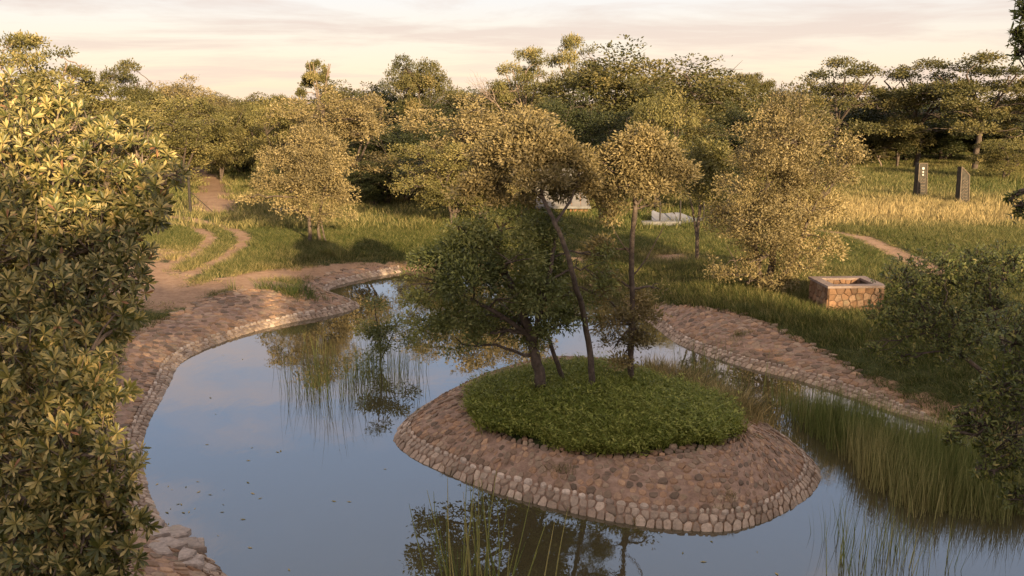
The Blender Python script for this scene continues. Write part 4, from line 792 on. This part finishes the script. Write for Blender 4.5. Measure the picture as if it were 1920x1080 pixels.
# ------------------------------------------------------------------ built things
M['dark_wood'] = simple('tarred wood', [(.3, (.02, .017, .014)), (.7, (.06, .048, .038))], 14, .8)
M['pillar'] = simple('pillar stone', [(.3, (.035, .03, .022)), (.55, (.065, .055, .04)), (.75, (.11, .09, .066))], 6, .85)
M['pillar_trim'] = simple('pillar trim', [(.3, (.11, .08, .055)), (.7, (.20, .15, .105))], 9, .8)
M['white_tile'] = simple('white tile', [(.3, (.55, .52, .46)), (.7, (.5, .46, .40))], 9, .5)
M['coping'] = simple('coping', [(.3, (.16, .11, .09)), (.55, (.24, .18, .15)), (.75, (.32, .25, .21))], 7, .8)
M['planter_core'] = simple('planter mortar', [(.3, (.06, .04, .028)), (.7, (.13, .09, .06))], 9, .9)
M['roof'] = simple('weathered pale roofing', [(.25, (.11, .10, .095)), (.5, (.17, .155, .14)), (.75, (.24, .21, .18))], 1.2, .6, .2, .01)
M['cloth'] = simple('pale grey cloth', [(.3, (.11, .11, .125)), (.7, (.19, .19, .21))], 2, .8, .2, .01)
M['brick'] = simple('brick', [(.3, (.22, .09, .045)), (.55, (.34, .15, .075)), (.75, (.44, .23, .13))], 5, .9)
M['concrete'] = simple('pale concrete', [(.3, (.13, .12, .11)), (.7, (.23, .22, .21))], 4, .85)
# stone planter
b = gbase(1592, 588); z0 = b[2]; D = b[1]
W2, D2, HH = .86, .72, .8; cx = P(1548, 580, D)[0]+W2
root = empty('stone_planter', (cx, D+D2, z0), 'low square stone planter with flat coping in the long grass', 'planter'); root.rotation_euler.z = R(3)
mb = MB(); t_ = .2
for lo, hi in (((-W2, -D2, -.2), (W2, -D2+t_, HH)), ((-W2, D2-t_, -.2), (W2, D2, HH)), ((-W2, -D2+t_, -.2), (-W2+t_, D2-t_, HH)), ((W2-t_, -D2+t_, -.2), (W2, D2-t_, HH))): mb.box(lo, hi)
link('wall', mb.mesh('wall', M['planter_core']), root)
mb = MB(); mb.box((-W2+t_, -D2+t_, -.2), (W2-t_, D2-t_, .45)); link('soil', mb.mesh('soil', M['bed']), root)
kp = np.random.default_rng(19)
def slab_poly(c, th, to3, colr, name='stone'):
    c = np.array(c); m = len(c); ct = c.mean(0); r1 = ct+(c-ct)*.93; r2 = ct+(c-ct)*.76; rr = np.vstack([r1, r1, r2, ct[None]]); hz = np.concatenate([np.full(m, -.01), np.full(m, th*.6), np.full(m, th), [th*1.1]])
    V = np.array([to3(p_[0], p_[1], h_) for p_, h_ in zip(rr, hz)]); o = V.mean(0); a = np.arange(m); b2 = (a+1) % m
    me = make_mesh('stone', V-o, [np.vstack([np.stack([a, b2, b2+m, a+m], -1), np.stack([a+m, b2+m, b2+2*m, a+2*m], -1)]), np.stack([a+2*m, b2+2*m, np.full(m, 3*m)], -1)], [M['stone']], col=np.tile(colr, (3*m+1, 1)))
    link(name, me, root, Vector(o))
def facing(nu, nv, Lu, Lv, to3):
    js = kp.uniform(-.3, .3, (nu+2, nv+2, 2)); cu, cv = Lu/nu, Lv/nv
    site = lambda i, j: ((i+.5+(.3 if j % 2 else -.1)+js[i+1, j+1, 0])*cu, (j+.5+js[i+1, j+1, 1])*cv)
    for i in range(nu):
        for j in range(nv):
            c = site(i, j); poly = [(0, 0), (Lu, 0), (Lu, Lv), (0, Lv)]
            for a in (-1, 0, 1):
                for e in (-1, 0, 1):
                    if (a or e) and -1 <= i+a <= nu and -1 <= j+e <= nv and 0 <= i+a < nu and 0 <= j+e < nv: o = site(i+a, j+e); poly = clip_half(poly, ((c[0]+o[0])/2, (c[1]+o[1])/2), (o[0]-c[0], o[1]-c[1]))
            if len(poly) >= 3: slab_poly(poly, kp.uniform(.02, .045), to3, np.array([(.20, .11, .058), (.27, .15, .08), (.16, .09, .05), (.24, .15, .09)][kp.integers(4)])*kp.uniform(.8, 1.15))
facing(8, 4, 2*W2, HH, lambda u_, v_, h_: (-W2+u_, -D2-h_, v_))
facing(6, 4, 2*D2, HH, lambda u_, v_, h_: (-W2-h_, D2-u_, v_))
facing(7, 2, 2*(W2-t_), .38, lambda u_, v_, h_: (-W2+t_+u_, D2-t_-h_, .46+v_))
for lo, hi in (((-W2-.06, -D2-.06, HH), (W2+.06, -D2+t_+.04, HH+.07)), ((-W2-.06, D2-t_-.04, HH), (W2+.06, D2+.06, HH+.07)), ((-W2-.06, -D2+t_+.042, HH), (-W2+t_+.04, D2-t_-.042, HH+.07)), ((W2-t_-.04, -D2+t_+.042, HH), (W2+.06, D2-t_-.042, HH+.07))):
    mb = MB(); mb.box(lo, hi); link('coping_slab', mb.mesh('coping_slab', M['coping']), root)
# carved pillars
def pillar(px, py, tx, ty, wpx, label, kind):
    b = gbase(px, py); D = b[1]; H_ = P(tx, ty, D)[2]-b[2]; w_ = wpx/F_PX*D/2; r = empty('carved_pillar', b, label, 'pillar', 'carved pillars in the meadow', R(6)); lean = (P(tx, ty, D)[0]-b[0])
    def sh(v): v = np.array(v, float); v[:, 0] += v[:, 2]/H_*lean*.8; return v
    dp = w_*.8; mb = MB()
    v = [(-w_, -dp, -.2), (w_, -dp, -.2), (w_, dp, -.2), (-w_, dp, -.2)]; s = .85
    top = [(-w_*s, -dp*s, H_), (w_*s, -dp*s, H_ if kind == 0 else H_*.78), (w_*s, dp*s, H_ if kind == 0 else H_*.78), (-w_*s, dp*s, H_)]
    mb.add(sh(v+top), [(0, 3, 2, 1), (4, 5, 6, 7), (0, 1, 5, 4), (1, 2, 6, 5), (2, 3, 7, 6), (3, 0, 4, 7)]); link('shaft', mb.mesh('shaft', M['pillar']), r)
    hr = H_*(1 if kind == 0 else .78)
    for sx, hh in ((-1, H_), (1, hr)):
        mb = MB(); mb.tube(sh([(sx*w_*.97, -dp-.01, 0), (sx*w_*.84, -dp*.85-.01, hh)]), .035, 5); link('edge_trim', mb.mesh('edge_trim', M['pillar_trim']), r)
    mb = MB(); mb.tube(sh([(-w_*.84, -dp*.85-.01, H_), (w_*.84, -dp*.85-.01, hr)]), .035, 5); link('top_trim', mb.mesh('top_trim', M['pillar_trim']), r)
    if kind == 0:
        for zz, rr in ((.86, .09), (.76, .06), (.68, .06)):
            a = np.arange(10)/10*6.283; y_ = -dp*(1-.15*zz)-.03; c = [(math.cos(q_)*rr, y_, zz*H_+math.sin(q_)*rr) for q_ in a]; c2 = [(p_[0], y_+.05, p_[2]) for p_ in c]
            vv = sh(c+c2+[(0, y_, zz*H_)]); i_ = np.arange(10); j_ = (i_+1) % 10; me = make_mesh('disc', vv, [np.stack([i_, j_, j_+10, i_+10], -1), np.stack([j_, i_, np.full(10, 20)], -1)], [M['white_tile']]); link('disc', me, r)
        zs = [.55, .46, .37, .28, .2]
    else: zs = [.62, .54, .46, .38, .30, .22, .14]
    for i, zz in enumerate(zs):
        y_ = -dp*(1-.15*zz)-.015; pts = [(-w_*.55, y_, zz*H_-.06), (-w_*.15, y_, zz*H_+.06), (w_*.2, y_, zz*H_-.02), (w_*.55, y_, zz*H_+.07)]
        mb = MB(); mb.tube(sh(chaikin(np.array(pts), 2, False)), .022, 5); link('carved_rib', mb.mesh('carved_rib', M['pillar_trim'], True), r)
pillar(1724, 372, 1727, 306, 19, 'upright dark pillar with a column of white discs, in the meadow', 0)
pillar(1803, 384, 1806, 312, 19, 'dark pillar with a slanted top and carved ribs, in the meadow', 1)
# posts with a stay
b = gbase(358, 405); D = b[1]; r = empty('wooden_post', b, 'dark wooden post held by a slanting stay beside the sandy track', 'post')
mb = MB(); mb.tube([(0, 0, -.2), (0, 0, 1), (.02, 0, P(360, 322, D)[2]-b[2])], .075, 8); link('pole', mb.mesh('pole', M['dark_wood'], True), r)
mb = MB(); e = gbase(407, 404)-b; mb.tube([(0, 0, P(360, 358, D)[2]-b[2]), e], .025, 5); link('stay', mb.mesh('stay', M['dark_wood'], True), r)
b = gbase(293, 428); mb = MB(); mb.tube([(0, 0, -.2), (.02, 0, .8), (0, 0, 1.5)], .06, 8); mb.tube([(0, 0, 1.5), (0, 0, 1.53)], [.06, .001], 8)
link('short_post', mb.mesh('short_post', M['dark_wood'], True), None, Vector(b), label='short dark post under the drooping leaves beside the track', category='post')
# hut with pale roof
b = gbase(1060, 403); D = b[1]; r = empty('garden_hut', b, 'small brick hut with a pale sloping roof half hidden by island trees', 'hut')
wl = P(1005, 403, D)[0]-b[0]; wr = P(1106, 403, D)[0]-b[0]; ez = P(1060, 389, D)[2]-b[2]; tz = P(1060, 325, D)[2]-b[2]
mb = MB()
mb.box((wl+.1, .3, -.2), (wl+.35, 3, ez)); mb.box((wr-1.1, .3, -.2), (wr-.1, .55, ez)); mb.box((wl+.35, 2.6, -.2), (wr-.1, 2.8, tz-.3)); link('wall', mb.mesh('wall', M['brick']), r)
for i in range(6):
    a_ = wl+(wr-wl)*i/6+.012; c_ = wl+(wr-wl)*(i+1)/6-.012; mb = MB(); yb = 2.9
    mb.add([(a_, 0, ez), (c_, 0, ez), (c_, yb, tz), (a_, yb, tz), (a_, 0, ez+.05), (c_, 0, ez+.05), (c_, yb, tz+.05), (a_, yb, tz+.05)], [(0, 3, 2, 1), (4, 5, 6, 7), (0, 1, 5, 4), (1, 2, 6, 5), (2, 3, 7, 6), (3, 0, 4, 7)]); link('roof_panel', mb.mesh('roof_panel', M['roof']), r)
mb = MB(); mb.box((wl-.05, -.05, ez-.06), (wr+.05, -.002, ez+.07)); link('eave_board', mb.mesh('eave_board', M['concrete']), r)
# draped cloth on poles
b = gbase(1262, 424); D = b[1]; r = empty('draped_cloth', b, 'pale grey cloth sagging between dark poles behind the slim tree', 'cloth')
nu, nv = 24, 8; V = []
for j in range(nv):
    for i in range(nu):
        u_ = i/(nu-1); w_ = j/(nv-1); p_ = P(1222+u_*95, (392+15*u_**.7+3*math.sin(u_*9))*(1-w_)+(413+6*math.sin(u_*3.1))*w_, D+1.3*(1-w_)); p_[2] -= .12*math.sin(w_*3.14); V.append(p_-b)
i_ = np.arange(nv-1)[:, None]*nu+np.arange(nu-1)[None]; link('sheet', make_mesh('sheet', V, [np.stack([i_, i_+1, i_+nu+1, i_+nu], -1).reshape(-1, 4)], [M['cloth']], smooth=True), r)
for px in (1194, 1238, 1276, 1320): p_ = P(px, 376, D)-b; mb = MB(); mb.tube([(p_[0], 0, -.2), (p_[0]+.02, 0, p_[2]*.5), (p_[0], 0, p_[2])], .04, 6); link('pole', mb.mesh('pole', M['dark_wood'], True), r)
def kerb(px0, px1, py, hh, label):
    a = gbase(px0, py); c = gbase(px1, py); mb = MB(); l = c-a; mb.box((0, -.2, -.2), (l[0], .25, hh)); me = mb.mesh('concrete_kerb', M['concrete']); o = link('concrete_kerb', me, None, Vector((a[0], a[1], max(a[2], c[2]))), label=label, category='kerb'); o.rotation_euler.z = math.atan2(l[1], l[0])
kerb(1203, 1275, 425, .28, 'pale low concrete kerb lying in front of the draped cloth'); kerb(508, 556, 398, .2, 'pale low concrete kerb behind the silvery round tree')
# flat rocks at the near shore
kf = np.random.default_rng(4); root = empty('flat_rocks', G(330, 1020), 'loose flat rocks at the water edge under the rosette tree', 'rocks')
for (u0, v0, s) in [(318, 1006, .34), (352, 1028, .36), (318, 1038, .30), (300, 1022, .22), (372, 1015, .18), (338, 1060, .26), (305, 1058, .3), (365, 1062, .16), (290, 990, .2), (330, 988, .14), (395, 1072, .14), (360, 1078, .2)]:
    p_ = G(u0, v0, .08); a = np.sort(kf.uniform(0, 6.28, 8)); m = 8; c = np.stack([np.cos(a)*s*kf.uniform(.7, 1.1, 8), np.sin(a)*s*.75*kf.uniform(.7, 1.1, 8)], -1)
    zz = max(h1(p_[0], p_[1]), -.02)+.06; rr = np.vstack([c, c, c*.86, [[0, 0]]]); hz = np.concatenate([np.full(m, -.08), np.full(m, .02), np.full(m, .045), [.05]]); i_ = np.arange(m); j_ = (i_+1) % m
    me = make_mesh('rock', np.hstack([rr, hz[:, None]]), [np.vstack([np.stack([i_, j_, j_+m, i_+m], -1), np.stack([i_+m, j_+m, j_+2*m, i_+2*m], -1)]), np.stack([i_+2*m, j_+2*m, np.full(m, 3*m)], -1)], [M['stone']], col=np.tile(np.array((.36, .29, .24))*kf.uniform(.8, 1.15), (3*m+1, 1)))
    o = link('rock', me, root, Vector((p_[0], p_[1], zz))-root.location); o.rotation_euler = (kf.normal(0, .05), kf.normal(0, .05), 0)

# ------------------------------------------------------------------ far wood to the horizon
n = 1500; yy = np.sqrt(rng.uniform(118**2, 520**2, n)); yy[:60] = rng.uniform(101, 116, 60); xx = yy*rng.uniform(-.8, .8, n); zz = height(xx, yy)-.3
ms = [V_[q_][1] for q_ in ('oa', 'ma', 'mb', 'ob', 'da')]; s = rng.uniform(.7, 1.0, n)
scatter('far_wood', 'far woodland merging into one olive mass up to the horizon', np.stack([xx, yy, zz], -1), np.stack([np.zeros(n), np.zeros(n), rng.uniform(0, 6.28, n)], -1), np.stack([s, s, s*rng.uniform(.8, 1, n)], -1), np.zeros(n), ms)
# unseen trees added behind the viewpoint, placed and sized to shade water and island
S = np.array(SDIR)
def shade_spot(target, t): return np.array(target)+S*t/math.hypot(S[0], S[1])
mv = []; pts_, sc_, id_ = [], [], []
for (x_, y_, hh, ww, vi) in [(-15, -14, 9.8, 9, 0), (-7, -13, 9.4, 9, 1), (2.5, -15, 9.9, 9, 0), (7, -16.5, 10.4, 7, 1), (4.6, -13.5, 11.3, 9, 2), (16, -17, 13.6, 5.2, 1), (9.5, -14, 10.9, 8.5, 1), (17.2, -14, 13.6, 8.6, 0), (23, -15, 13.9, 8, 1), (29, -14, 11.1, 8, 0), (36, -15, 11.6, 9, 1), (6, -22, 10.5, 10, 0), (-4, -22, 10, 10, 1), (20, -22, 14.5, 10, 1)]:
    me_ = [V_['db'][1], V_['mb'][1], V_['uf'][1]][vi]; dm = true_dim(me_); pts_.append((x_, y_, .6)); sc_.append((ww/dm[0], ww/dm[0], (hh-.6)/dm[1])); id_.append(vi)
n = len(pts_)
scatter('added_shade_trees', 'unseen trees added behind the viewpoint to shade the water', np.array(pts_), np.stack([np.zeros(n), np.zeros(n), np.random.default_rng(61).uniform(0, 6.28, n)], -1), np.array(sc_), np.zeros(n), [V_['db'][1], V_['mb'][1], V_['uf'][1]], idx=np.array(id_))


# leaves and scum adrift on the pond
kd = np.random.default_rng(88); Vd, Qd, Ad = [], [], []; c0 = 0
spots = [(kd.uniform(330, 760), kd.uniform(640, 1075)) for _ in range(32)]+[(kd.uniform(760, 1500), kd.uniform(975, 1078)) for _ in range(14)]+[(340+kd.normal(0, 40), 980+kd.normal(0, 50)) for _ in range(30)]+[(kd.uniform(1230, 1420), kd.uniform(640, 740)) for _ in range(20)]
for (u_, v_) in spots:
    p_ = G(u_, v_, .004); 
    if not (inside(POND, p_[:1], p_[1:2])[0] and not inside(ISL, p_[:1], p_[1:2])[0]): continue
    a = kd.uniform(0, 6.28); l = kd.uniform(.02, .06); d_ = np.array([math.cos(a), math.sin(a), 0]); e_ = np.array([-d_[1], d_[0], 0])*.35
    Vd += [p_-d_*l, p_-e_*l+[0, 0, .003], p_+d_*l+[0, 0, .008], p_+e_*l+[0, 0, .003]]; Qd.append(np.arange(4)+c0); c0 += 4; Ad += [kd.uniform(.3, 1)]*4
link('floating_leaves', make_mesh('floating_leaves', Vd, [np.array(Qd)], [M['leaf_olive']], attr=Ad), kind='stuff', label='scattered fallen leaves floating on the pond')
